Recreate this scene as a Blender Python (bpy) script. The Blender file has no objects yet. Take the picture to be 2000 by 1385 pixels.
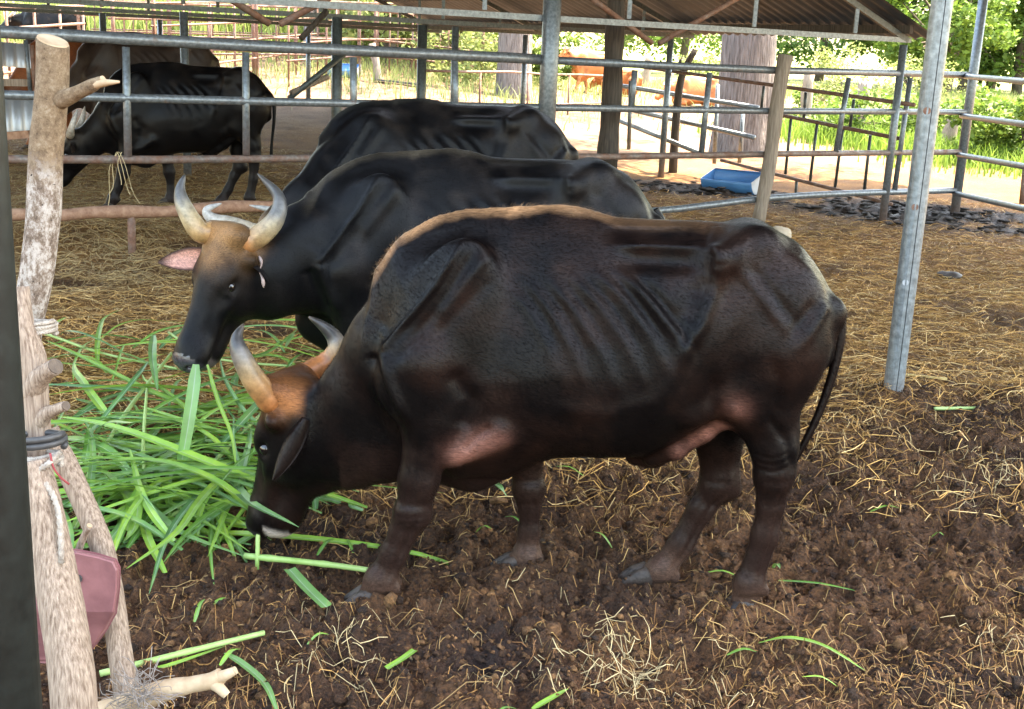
import bpy, math, random
import numpy as np
from mathutils import Vector, Matrix

R = math.radians
rng = np.random.default_rng(7)
random.seed(7)
SC = bpy.context.scene
COL = SC.collection

# ---------------------------------------------------------------- camera
FOC, CX, CY, EYE = 2325.0, 1000.0, 692.5, 2.0      # focal length in photo pixels, photo centre, eye height
ROLL, PITCH = math.atan2(394, 9132), math.atan2(592, FOC)
_r0 = np.array([1.0, 0, 0]); _u0 = np.array([0, math.sin(PITCH), math.cos(PITCH)])
FWD = np.array([0, math.cos(PITCH), -math.sin(PITCH)])
RGT = _r0*math.cos(ROLL) + _u0*math.sin(ROLL)
UPV = -_r0*math.sin(ROLL) + _u0*math.cos(ROLL)
CAMP = np.array([0, 0, EYE])
cam_d = bpy.data.cameras.new('camera'); cam = bpy.data.objects.new('camera', cam_d); COL.objects.link(cam)
cam_d.sensor_width = 36.0; cam_d.lens = FOC/2000*36
cam_d.clip_start = 0.05; cam_d.clip_end = 2000
m = Matrix.Identity(4)
for i in range(3):
    m[i][0] = RGT[i]; m[i][1] = UPV[i]; m[i][2] = -FWD[i]; m[i][3] = CAMP[i]
cam.matrix_world = m
SC.camera = cam

# ---------------------------------------------------------------- light
SUN_EL, SUN_AZ = 69.0, 58.3           # azimuth clockwise from +Y
w = bpy.data.worlds.new('World'); SC.world = w; w.use_nodes = True
nt = w.node_tree; nt.nodes.clear()
sky = nt.nodes.new('ShaderNodeTexSky'); sky.sky_type = 'NISHITA'; sky.sun_disc = False
sky.sun_elevation = R(SUN_EL); sky.sun_rotation = R(SUN_AZ); sky.air_density = 1.3; sky.dust_density = 2.5
bg = nt.nodes.new('ShaderNodeBackground'); bg.inputs['Strength'].default_value = 0.15
wo = nt.nodes.new('ShaderNodeOutputWorld')
nt.links.new(sky.outputs[0], bg.inputs[0]); nt.links.new(bg.outputs[0], wo.inputs[0])
sd = bpy.data.lights.new('sun', 'SUN'); sd.energy = 4.0; sd.angle = R(0.6); sd.color = (1.0, 0.95, 0.86)
sun = bpy.data.objects.new('sun', sd); COL.objects.link(sun)
_az, _el = R(SUN_AZ), R(SUN_EL)
sdir = Vector((math.sin(_az)*math.cos(_el), math.cos(_az)*math.cos(_el), math.sin(_el)))
sun.rotation_euler = sdir.to_track_quat('Z', 'Y').to_euler(); sun.location = (0, 0, 30)
SC.view_settings.view_transform = 'Standard'; SC.view_settings.look = 'None'
SC.view_settings.exposure = 3.5; SC.view_settings.gamma = 1.0
SC.view_settings.use_curve_mapping = False
if hasattr(SC.view_settings, 'use_white_balance'):      # the phone's balance for open shade
    SC.view_settings.use_white_balance = True; SC.view_settings.white_balance_temperature = 8000
SC.render.engine = 'CYCLES'
SC.cycles.max_bounces = 6; SC.cycles.diffuse_bounces = 4; SC.cycles.glossy_bounces = 3
SC.cycles.transparent_max_bounces = 8; SC.cycles.use_denoising = True

# ---------------------------------------------------------------- helpers
def ray(px, py):
    return FWD + RGT*((px-CX)/FOC) - UPV*((py-CY)/FOC)
def at(px, py, Y):                     # photo pixel -> point at distance Y
    d = ray(px, py); return CAMP + d*(Y/d[1])
def at_z(px, py, z=0.0):
    d = ray(px, py); return CAMP + d*((z-EYE)/d[2])
def sstep(a, b, x):
    t = np.clip((np.asarray(x, float)-a)/(b-a), 0, 1); return t*t*(3-2*t)
def terrain(x, y):                     # broad lie of the land, without the clods
    x = np.asarray(x, float); y = np.asarray(y, float)
    left = 1-sstep(-5, 4, x)
    g = np.clip(y-(14.0-5.2*left), 0, None)
    slope = 0.021 + 0.027*left
    return slope*np.minimum(g, 34)*sstep(0, 3, g) + 0.02*np.clip(y-50, 0, None)
def on_land(px, py):                   # photo pixel -> point on the terrain
    d = ray(px, py); t = 1.0
    prev = t
    while t < 400:
        p = CAMP + d*t
        if p[2] < terrain(p[0], p[1]):
            lo, hi = prev, t
            for _ in range(30):
                mid = (lo+hi)/2; p = CAMP + d*mid
                if p[2] < terrain(p[0], p[1]): hi = mid
                else: lo = mid
            return CAMP + d*hi
        prev = t; t *= 1.01
    return CAMP + d*t

def put(o, parent=None):
    COL.objects.link(o)
    if parent is not None: o.parent = parent
    return o
def tag(o, label=None, cat=None, group=None, kind=None):
    if label: o['label'] = label
    if cat: o['category'] = cat
    if group: o['group'] = group
    if kind: o['kind'] = kind
    return o
def empty(name, loc=(0, 0, 0), rz=0.0):
    o = bpy.data.objects.new(name, None); o.location = loc; o.rotation_euler = (0, 0, rz); o.empty_display_size = 0.1
    COL.objects.link(o); return o
def mesh_obj(name, V, F, mat=None, parent=None, smooth=True, col=None, world=True):
    """V, F -> one mesh object; world=True: V are world coordinates even under a parent without rotation"""
    V = np.asarray(V, dtype=np.float64)
    if parent is not None and world:
        V = V - np.array(parent_origin(parent))
    me = bpy.data.meshes.new(name)
    if isinstance(F, np.ndarray):
        n, k = F.shape
        me.vertices.add(len(V)); me.vertices.foreach_set('co', V.astype(np.float32).ravel())
        me.loops.add(n*k); me.loops.foreach_set('vertex_index', F.astype(np.int32).ravel())
        me.polygons.add(n)
        me.polygons.foreach_set('loop_start', np.arange(0, n*k, k, dtype=np.int32))
        me.update(calc_edges=True); me.validate()
    else:
        me.from_pydata([tuple(v) for v in V], [], [tuple(f) for f in F]); me.update()
    if smooth:
        me.polygons.foreach_set('use_smooth', np.ones(len(me.polygons), dtype=bool))
    if col is not None:
        a = me.color_attributes.new('Col', 'FLOAT_COLOR', 'POINT')
        c = np.ones((len(V), 4), np.float32); c[:, :3] = col
        a.data.foreach_set('color', c.ravel())
    if mat is not None:
        for mm in (mat if isinstance(mat, (list, tuple)) else [mat]): me.materials.append(mm)
    o = bpy.data.objects.new(name, me)
    return put(o, parent)
def parent_origin(p):
    q = np.zeros(3)
    while p is not None:
        q = q + np.array(p.location); p = p.parent
    return q

class Geo:                              # collects vertices and faces of one mesh
    def __init__(s): s.v = []; s.f = []; s.c = []
    def add(s, V, F, c=None):
        b = len(s.v); s.v += [tuple(p) for p in V]; s.f += [tuple(i+b for i in f) for f in F]
        if c is not None: s.c += ([tuple(c)]*len(V) if np.ndim(c) == 1 else [tuple(x) for x in c])
    def box(s, a, b):
        x0, y0, z0 = a; x1, y1, z1 = b
        s.add([(x0,y0,z0),(x1,y0,z0),(x1,y1,z0),(x0,y1,z0),(x0,y0,z1),(x1,y0,z1),(x1,y1,z1),(x0,y1,z1)],
              [(3,2,1,0),(4,5,6,7),(0,1,5,4),(1,2,6,5),(2,3,7,6),(3,0,4,7)])
    def beam(s, a, b, wx, wz, up=(0, 0, 1)):        # rectangular bar from a to b
        a = np.array(a, float); b = np.array(b, float); d = b-a; d /= np.linalg.norm(d)
        up = np.array(up, float)
        if abs(d@up) > 0.98: up = np.array([0, 1.0, 0])
        sx = np.cross(d, up); sx /= np.linalg.norm(sx); sz = np.cross(sx, d)
        V = []
        for q in (a, b):
            for i, j in ((-1,-1),(1,-1),(1,1),(-1,1)): V.append(q+sx*i*wx/2+sz*j*wz/2)
        s.add(V, [(0,1,2,3),(7,6,5,4),(0,4,5,1),(1,5,6,2),(2,6,7,3),(3,7,4,0)])
    def tube(s, P, rad, n=10, cap=True, c=None, flat=1.0):
        V, F = tube(P, rad, n, cap, flat); s.add(V, F, c)
    def obj(s, name, mat, parent=None, smooth=True):
        return mesh_obj(name, s.v, s.f, mat, parent, smooth, np.array(s.c) if s.c else None)
def tube(P, rad, n=10, cap=True, flat=1.0):
    P = np.array(P, float); k = len(P)
    rad = np.broadcast_to(np.asarray(rad, float), (k,))
    T = np.gradient(P, axis=0); T /= np.linalg.norm(T, axis=1)[:, None]+1e-12
    up = np.array([0, 0, 1.0]) if abs(T[0][2]) < 0.9 else np.array([1.0, 0, 0])
    u = np.cross(T[0], up); u /= np.linalg.norm(u)
    V = []; F = []
    for i in range(k):
        u = u - T[i]*(u@T[i]); u /= np.linalg.norm(u); v = np.cross(T[i], u)
        for j in range(n):
            a = 2*math.pi*j/n
            V.append(P[i]+rad[i]*(u*math.cos(a)+v*math.sin(a)*flat))
    for i in range(k-1):
        for j in range(n):
            j2 = (j+1) % n
            F.append((i*n+j, i*n+j2, (i+1)*n+j2, (i+1)*n+j))
    if cap:
        F.append(tuple(range(n-1, -1, -1))); F.append(tuple((k-1)*n+j for j in range(n)))
    return V, F
def spline(P, n):                        # Catmull-Rom through P, n samples
    P = np.array(P, float); k = len(P)
    Q = np.vstack([2*P[0]-P[1], P, 2*P[-1]-P[-2]])
    out = []
    for t in np.linspace(0, k-1-1e-9, n):
        i = int(t); f = t-i
        p0, p1, p2, p3 = Q[i], Q[i+1], Q[i+2], Q[i+3]
        out.append(0.5*((2*p1)+(-p0+p2)*f+(2*p0-5*p1+4*p2-p3)*f*f+(-p0+3*p1-3*p2+p3)*f**3))
    return np.array(out)

# cheap value noise for vertex work
_NT = np.random.default_rng(3).random((64, 64, 64)).astype(np.float32)
def vnoise(P, scale):
    q = np.asarray(P, float)*scale; i = np.floor(q).astype(int); f = q-i; f = f*f*(3-2*f)
    i0 = i % 64; i1 = (i+1) % 64; out = 0
    for a in (0, 1):
        for b in (0, 1):
            for c in (0, 1):
                wgt = (f[..., 0] if a else 1-f[..., 0])*(f[..., 1] if b else 1-f[..., 1])*(f[..., 2] if c else 1-f[..., 2])
                out = out + wgt*_NT[(i1 if a else i0)[..., 0], (i1 if b else i0)[..., 1], (i1 if c else i0)[..., 2]]
    return out*2-1
def fbm(P, scale, oct=4, gain=0.5):
    s = 0; a = 1.0
    for k in range(oct): s = s + a*vnoise(P+k*7.3, scale*2**k); a *= gain
    return s

# ---------------------------------------------------------------- materials
def nodes(name):
    mt = bpy.data.materials.new(name); mt.use_nodes = True
    t = mt.node_tree; t.nodes.clear()
    o = t.nodes.new('ShaderNodeOutputMaterial'); b = t.nodes.new('ShaderNodeBsdfPrincipled')
    t.links.new(b.outputs[0], o.inputs[0])
    return mt, t, b
def N(t, kind, **kw):
    n = t.nodes.new('ShaderNode'+kind)
    for k, v in kw.items():
        if k in n.inputs: n.inputs[k].default_value = v
        else: setattr(n, k, v)
    return n
def ramp(t, src, stops):
    r = t.nodes.new('ShaderNodeValToRGB'); e = r.color_ramp.elements
    while len(e) < len(stops): e.new(0.5)
    for q, (p, c) in zip(e, stops):
        q.position = p; q.color = (*c, 1) if len(c) == 3 else c
    t.links.new(src, r.inputs[0]); return r
def mix(t, a, b, fac, mode='MIX'):
    n = t.nodes.new('ShaderNodeMix'); n.data_type = 'RGBA'; n.blend_type = mode
    for sck, v in ((n.inputs['A'], a), (n.inputs['B'], b), (n.inputs['Factor'], fac)):
        if hasattr(v, 'is_output'): t.links.new(v, sck)
        elif isinstance(v, (int, float)): sck.default_value = v
        else: sck.default_value = (*v, 1)
    return n.outputs['Result']
def bump(t, b, h, strength, dist=0.01, prev=None):
    n = N(t, 'Bump'); n.inputs['Strength'].default_value = strength; n.inputs['Distance'].default_value = dist
    t.links.new(h, n.inputs['Height'])
    if prev is not None: t.links.new(prev, n.inputs['Normal'])
    t.links.new(n.outputs[0], b.inputs['Normal']); return n.outputs[0]
def objco(t, scale=(1, 1, 1), kind='Object', rot=(0, 0, 0)):
    c = N(t, 'TexCoord'); mp = N(t, 'Mapping'); mp.inputs['Scale'].default_value = scale; mp.inputs['Rotation'].default_value = rot
    t.links.new(c.outputs[kind], mp.inputs[0]); return mp.outputs[0]
def noise(t, co, scale, detail=4, rough=0.55, out=0):
    n = N(t, 'TexNoise'); n.inputs['Scale'].default_value = scale; n.inputs['Detail'].default_value = detail; n.inputs['Roughness'].default_value = rough
    t.links.new(co, n.inputs['Vector']); return n.outputs[out]
MAT = {}
def simple(name, c1, c2, rough=0.7, sc=6, stretch=(1, 1, 1), metal=0.0, bmp=0.3, bsc=30, spec=0.4, bdist=0.01):
    mt, t, b = nodes(name); co = objco(t, stretch)
    r = ramp(t, noise(t, co, sc, 5), [(0.3, c1), (0.7, c2)])
    t.links.new(r.outputs[0], b.inputs['Base Color'])
    b.inputs['Roughness'].default_value = rough; b.inputs['Metallic'].default_value = metal; b.inputs['Specular IOR Level'].default_value = spec
    if bmp: bump(t, b, noise(t, co, bsc, 6), bmp, bdist)
    MAT[name] = mt; return mt

# ================================================================ lie of the fence: a along it from the right corner to the left, b away from the camera
FB = np.array([5.99, 16.41]); FA = np.array([-.851, -.525]); FN = np.array([-.525, .851])
def fab(a, b, z=0.0):
    p = FB+FA*a+FN*b; return np.array([p[0], p[1], z])
def fpx(px, py, b=0.0):                 # photo pixel -> point on the vertical plane b behind the fence line
    d = ray(px, py); q = FB+FN*b
    t = ((q-CAMP[:2])@FN)/(d[:2]@FN); return CAMP+d*t

# ---------------------------------------------------------------- ground
def ground_masks(x, y):
    P = np.stack([x, y, np.zeros_like(x)], -1)
    n = fbm(P, .45, 4); n2 = fbm(P+9, 1.3, 4)
    soil = 1-sstep(5.1, 7.7, y+.55*n+.25*n2+.28*np.abs(x-.6)*(x < 0)-.65*np.clip(x-.9, 0, 2))    # dark trodden dung in front
    soil = np.clip(soil, 0, 1)
    mud = np.exp(-(((x-5.9)/2.6)**2+((y-16.3+.35*(x-5.9))/1.35)**2)**2)*sstep(-.5, .3, n2+.5)
    mud = np.maximum(mud, np.exp(-(((x-3.0)/1.8)**2+((y-17.9)/.9)**2)**2)*sstep(-.4, .2, n2+.3)*.9)
    mud = np.maximum(mud, np.exp(-(((x+1.6)/1.5)**2+((y-17.5)/2.2)**2)**2)*.8)
    dung = sstep(.30, .75, n2)*sstep(4.5, 7, y)*(1-sstep(11, 14, y))
    out = sstep(18.5, 24, y+.6*n-.1*x)
    return soil, mud, dung, out
def clods(x, y):
    P = np.stack([x, y, np.zeros_like(x)], -1)
    soil, mud, dung, out = ground_masks(x, y)
    b1 = 1-np.abs(vnoise(P, 3.1)); b2 = 1-np.abs(vnoise(P+3, 6.5)); b3 = 1-np.abs(vnoise(P+8, 13.)); b4 = vnoise(P+4, 27.); b5 = vnoise(P+1, 60.)
    rough = .070*(b1-.6)+.070*(b2-.6)+.050*(b3-.6)+.030*b4+.016*b5
    pits = -.06*sstep(.50, .80, vnoise(P+21, 3.4))
    heap = .020*vnoise(P, 1.1)+.012*vnoise(P+2, 4.0)+.008*vnoise(P+6, 14.)+.006*vnoise(P+6, 40.)
    near = np.clip(1-(y-30)/30, 0, 1)
    h = (soil*(rough+pits)+(1-soil)*(heap+rough*np.maximum(1.1*mud, .5*dung)))*near
    for px, py, r, a in ((1742,785,.20,.05),(1420,600,.0,0)):                     # trodden rim round the post
        if r:
            g = at_z(px, py); h = h+a*np.exp(-((x-g[0])**2+(y-g[1])**2)/r**2)
    # heap of straw behind the fence on the left, and a low ridge under the pole
    h = h+.16*np.exp(-(((x+4.6)/1.6)**2+((y-11.2)/.8)**2))+.10*np.exp(-(((x+2.2)/.9)**2+((y-13.0)/.8)**2))
    return h
def land(x, y): return terrain(x, y)+clods(x, y)

ys = [-60,-40,-25,-15,-8,-4,-1,.5,1.4,1.9]
y = 2.2
while y < 9: ys.append(y); y *= 1.0033
while y < 60: ys.append(y); y *= 1.006
while y < 420: ys.append(y); y *= 1.06
ys = np.array(ys)
core = np.arange(-.56, .5601, .0036)
ss = np.concatenate([[-9,-6,-4,-2.6,-1.8,-1.3,-1.0,-.85,-.74,-.66,-.60], core, [.60,.66,.74,.85,1.0,1.3,1.8,2.6,4,6,9]])
SS, YY = np.meshgrid(ss, ys); XX = SS*np.maximum(YY, 2.2)*np.where(YY > 60, 1.0, 1)
XX = np.where(np.abs(SS) > .57, SS*(np.maximum(YY, 2.2)+3*np.clip((np.abs(SS)-.57), 0, 3)), XX)
ZZ = land(XX, YY)
GV = np.stack([XX, YY, ZZ], -1).reshape(-1, 3)
nr, nc = SS.shape; ii = np.arange(nr*nc).reshape(nr, nc)
GF = np.stack([ii[:-1, :-1], ii[:-1, 1:], ii[1:, 1:], ii[1:, :-1]], -1).reshape(-1, 4)
soil, mud, dung, out = [q.ravel()[:, None] for q in ground_masks(XX, YY)]
Pn = np.stack([XX, YY, 0*XX], -1).reshape(-1, 3)
nz = (fbm(Pn, 2.2, 4)*.5+.5)[:, None]
c_straw = np.array([.40,.205,.066])*(1-nz)+np.array([.21,.103,.034])*nz
c_soil = np.array([.175,.080,.031])*(1-nz)+np.array([.055,.024,.011])*nz
c_mud = np.array([.020,.014,.014]); c_out = np.array([.30,.20,.13])*(1-nz)+np.array([.18,.11,.07])*nz
gc = c_straw*(1-soil)+c_soil*soil
gc = gc*(1-dung*.65)+c_soil*.8*dung*.65
gc = gc*(1-out)+c_out*out
far = sstep(36, 62, YY.ravel()+6*fbm(Pn, .12, 3))[:, None]
gc = gc*(1-far)+(np.array([.20,.27,.07])*(1-nz)+np.array([.30,.32,.14])*nz)*far
gc = gc*(1-mud)+c_mud*mud
mt, t, b = nodes('trodden_ground'); a = N(t, 'Attribute', attribute_name='Col'); co = objco(t)
f1 = noise(t, co, 55, 6, .7); f2 = noise(t, objco(t, (1, 2.5, 1), rot=(0, 0, .5)), 120, 4, .7)
c = mix(t, a.outputs['Color'], ramp(t, f1, [(.28, (.22,.20,.19)), (.46, (.75,.73,.70)), (.60, (1.2,1.15,1.1)), (.76, (2.3,2.15,1.85))]).outputs[0], 1.0, 'MULTIPLY')
c = mix(t, c, ramp(t, f2, [(.3, (.70,.68,.66)), (.72, (1.35,1.3,1.2))]).outputs[0], 1.0, 'MULTIPLY')
t.links.new(c, b.inputs['Base Color'])
wet = N(t, 'Attribute', attribute_name='wet'); rr = ramp(t, wet.outputs['Fac'], [(0, (.92,)*3), (1, (.62,)*3)]); t.links.new(rr.outputs[0], b.inputs['Roughness'])
vo = N(t, 'TexVoronoi'); vo.inputs['Scale'].default_value = 62; t.links.new(co, vo.inputs['Vector']); inv = N(t, 'Math', operation='SUBTRACT'); inv.inputs[0].default_value = 1; t.links.new(vo.outputs['Distance'], inv.inputs[1]); n0 = bump(t, b, inv.outputs[0], .8, .022); n1 = bump(t, b, f1, 1.0, .035, n0); bump(t, b, f2, .8, .014, n1)
mt_ground = mt
ground = mesh_obj('ground', GV, GF, mt, None, True, gc)
wa = ground.data.attributes.new('wet', 'FLOAT', 'POINT'); wa.data.foreach_set('value', np.clip(mud.ravel(), 0, 1).astype(np.float32))
tag(ground, kind='structure')

# ---------------------------------------------------------------- loose straw, past counting
def ribbons(name, P0, D, L, W, bend, colr, mat, lift=.012, seg=3, surface=None):
    """curved thin strips lying on the ground: P0 (n,2), heading D, length L, width W"""
    n = len(P0); V = []; 
    dirs = np.stack([np.cos(D), np.sin(D)], 1); nor = np.stack([-dirs[:, 1], dirs[:, 0]], 1)
    ts = np.linspace(-.5, .5, seg+1); rows = []
    tilt = rng.normal(0, .10, n)
    for tt in ts:
        q = P0+dirs*(L*tt)[:, None]+nor*(bend*L*(tt*tt*4-.5))[:, None]
        z = surface(q[:, 0], q[:, 1])+lift*(.4+rng.random(n))+(tilt*L*tt)*.6+L*.10*(1-4*tt*tt)*rng.random(n)
        wv = W*(1-.35*abs(tt)*2)
        rows.append(np.concatenate([q-nor*wv[:, None]/2, (z-wv*.25)[:, None]], 1)); rows.append(np.concatenate([q+nor*wv[:, None]/2, (z+wv*.25)[:, None]], 1))
    V = np.stack(rows, 1).reshape(-1, 3); k = 2*(seg+1); base = (np.arange(n)*k)[:, None]
    F = np.concatenate([base+np.array([[2*i, 2*i+1, 2*i+3, 2*i+2]]) for i in range(seg)], 0)
    o = mesh_obj(name, V, F, mat, None, False, np.repeat(colr, k, 0)); return o
mt, t, b = nodes('straw'); a = N(t, 'Attribute', attribute_name='Col'); t.links.new(a.outputs['Color'], b.inputs['Base Color'])
b.inputs['Roughness'].default_value = .65; b.inputs['Specular IOR Level'].default_value = .3; MAT['straw'] = mt
def scatter(n, y0, y1, smax=.5):
    y_ = y0*np.exp(rng.random(n)*math.log(y1/y0)); x_ = (rng.random(n)*2-1)*smax*y_; return x_, y_
n = 20000; x_, y_ = scatter(n, 2.9, 7.5)
keep = rng.random(n) < (.28+.72*sstep(-.2, .45, fbm(np.stack([x_, y_, 0*x_], 1), 1.4, 3))); x_, y_ = x_[keep], y_[keep]; n = len(x_)
pal = np.array([(.46,.25,.08),(.60,.37,.14),(.36,.18,.055),(.24,.11,.04),(.44,.27,.11)])
cc = pal[rng.integers(0, 5, n)]*rng.uniform(.55, 1.1, (n, 1))
tag(ribbons('loose_straw', np.stack([x_, y_], 1), rng.random(n)*6.283, rng.gamma(1.6, .028, n)+.015, rng.uniform(.0014, .0034, n), rng.normal(0, .06, n), cc, MAT['straw'], .010, 3, land),
    'thin dry straw stems scattered over the dark trodden soil in front', 'straw', kind='stuff')
n = 105000; x_, y_ = scatter(n, 5.0, 18, .50)
s_, m_, d_, o_ = ground_masks(x_, y_); keep = (rng.random(n) > s_*.92) & (rng.random(n) > m_*1.6) & (rng.random(n) > d_*.75); x_, y_ = x_[keep], y_[keep]; n = len(x_)
pal = np.array([(.76,.43,.14),(.66,.35,.105),(.50,.26,.075),(.80,.54,.24),(.34,.165,.05)])
cc = pal[rng.integers(0, 5, n)]*rng.uniform(.35, 1.2, (n, 1))
left = np.clip((-x_-1.5)/2, 0, 1)*np.clip((y_-8)/2, 0, 1); cc = cc*(1-left[:, None]*.5)+np.array([.42,.34,.20])*left[:, None]*.5
tag(ribbons('straw_bedding', np.stack([x_, y_], 1), rng.random(n)*6.283, rng.gamma(2.5, .045, n)+.03, rng.uniform(.0024, .0046, n)*(.7+y_/16), rng.normal(0, .25, n), cc, MAT['straw'], .02, 3, land),
    'golden matted straw bedding covering the pen floor behind the bulls', 'straw', kind='stuff')
# crumbs and clods of dry dung and soil
_ph = (1+5**.5)/2; ICO = np.array([(-1,_ph,0),(1,_ph,0),(-1,-_ph,0),(1,-_ph,0),(0,-1,_ph),(0,1,_ph),(0,-1,-_ph),(0,1,-_ph),(_ph,0,-1),(_ph,0,1),(-_ph,0,-1),(-_ph,0,1)])/1.9
ICF = np.array([(0,11,5),(0,5,1),(0,1,7),(0,7,10),(0,10,11),(1,5,9),(5,11,4),(11,10,2),(10,7,6),(7,1,8),(3,9,4),(3,4,2),(3,2,6),(3,6,8),(3,8,9),(4,9,5),(2,4,11),(6,2,10),(8,6,7),(9,8,1)])
n = 9000; x_, y_ = scatter(n, 2.9, 8.2); s_, m_, d_, o_ = ground_masks(x_, y_); keep = rng.random(n) < s_*.95+.03; x_, y_ = x_[keep], y_[keep]; n = len(x_)
rad = np.clip(rng.lognormal(-4.75, .50, n), .004, .034); z_ = land(x_, y_)+rad*.05
V = ICO[None]*(rad[:, None, None]*rng.uniform(.50, 1.45, (n, 12, 1)))*np.stack([rng.uniform(.8, 1.3, n), rng.uniform(.8, 1.3, n), rng.uniform(.55, .9, n)], 1)[:, None, :]
a_ = rng.random(n)*6.283; V = np.stack([V[..., 0]*np.cos(a_)[:, None]-V[..., 1]*np.sin(a_)[:, None], V[..., 0]*np.sin(a_)[:, None]+V[..., 1]*np.cos(a_)[:, None], V[..., 2]], -1)+np.stack([x_, y_, z_], 1)[:, None, :]
cc = np.array([(.22,.105,.042),(.11,.050,.021),(.30,.155,.066),(.06,.028,.013)])[rng.integers(0, 4, n)]*rng.uniform(.7, 1.2, (n, 1))
tag(mesh_obj('soil_clods', V.reshape(-1, 3), (ICF[None]+(np.arange(n)*12)[:, None, None]).reshape(-1, 3), mt_ground, None, True, np.repeat(cc, 12, 0)), 'crumbly brown clods lying all over the trodden soil in front', 'soil', kind='stuff')
n = 3600; x_ = rng.uniform(.5, 10, n); y_ = rng.uniform(14, 20, n); s_, m_, d_, o_ = ground_masks(x_, y_); keep = m_ > .45; x_, y_ = x_[keep], y_[keep]; n = len(x_); rad = rng.uniform(.03, .085, n)
V = ICO[None]*(rad[:, None, None]*rng.uniform(.5, 1.4, (n, 12, 1)))*np.array([1.2, 1.2, .26])+np.stack([x_, y_, land(x_, y_)-rad*.04], 1)[:, None, :]; cc = np.array([.024,.016,.014])*rng.uniform(.7, 1.4, (n, 1))
tag(mesh_obj('mud_clods', V.reshape(-1, 3), (ICF[None]+(np.arange(n)*12)[:, None, None]).reshape(-1, 3), mt_ground, None, True, np.repeat(cc, 12, 0)), 'churned dark mud lumps along the fence on the right', 'mud', kind='stuff')
OCT = np.array([(1,0,0),(-1,0,0),(0,1,0),(0,-1,0),(0,0,1),(0,0,-1)], float); OCF = np.array([(0,2,4),(2,1,4),(1,3,4),(3,0,4),(2,0,5),(1,2,5),(3,1,5),(0,3,5)])
n = 30000; x_, y_ = scatter(n, 2.9, 7.4); s_, m_, d_, o_ = ground_masks(x_, y_); keep = rng.random(n) < s_; x_, y_ = x_[keep], y_[keep]; n = len(x_); rad = np.clip(rng.lognormal(-5.1, .40, n), .003, .014)
V = OCT[None]*(rad[:, None, None]*rng.uniform(.6, 1.5, (n, 6, 1))); a_ = rng.random(n)*6.283; V = np.stack([V[..., 0]*np.cos(a_)[:, None]-V[..., 1]*np.sin(a_)[:, None], V[..., 0]*np.sin(a_)[:, None]+V[..., 1]*np.cos(a_)[:, None], V[..., 2]*.8+V[..., 0]*.4], -1)+np.stack([x_, y_, land(x_, y_)+rad*.3], 1)[:, None, :]
cc = np.array([(.20,.095,.038),(.10,.045,.019),(.28,.145,.062),(.05,.022,.011)])[rng.integers(0, 4, n)]*rng.uniform(.6, 1.3, (n, 1))
tag(mesh_obj('soil_crumbs', V.reshape(-1, 3), (OCF[None]+(np.arange(n)*6)[:, None, None]).reshape(-1, 3), mt_ground, None, False, np.repeat(cc, 6, 0)), 'fine brown crumbs of dry dung covering the trodden soil', 'soil', kind='stuff')
# a few pale tufts and stalks in the foreground
tx = []
for px, py, n_, sp in ((1230,1290,46,.14),(640,1290,24,.20),(700,1330,22,.2),(1080,1330,26,.24),(1350,1350,20,.2),(1950,930,26,.16),(1980,1280,18,.15),(1830,960,14,.18),(240,505,120,.25),(560,420,120,.35),(420,480,150,.4),(300,540,120,.4)):
    g = at_z(px, py, 0.02); tx.append(np.stack([g[0]+rng.normal(0, sp*.6, n_), g[1]+rng.normal(0, sp, n_)], 1))
tx = np.vstack(tx); n = len(tx)
cc = np.array([.58,.44,.23])*rng.uniform(.5, 1.1, (n, 1))
tag(ribbons('pale_hay', tx, rng.random(n)*6.283, rng.gamma(3, .030, n)+.04, rng.uniform(.0018, .0032, n), rng.normal(0, .16, n), cc, MAT['straw'], .03, 5, land),
    'pale hay wisps tangled in small tufts on the soil', 'hay', kind='stuff')

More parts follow.
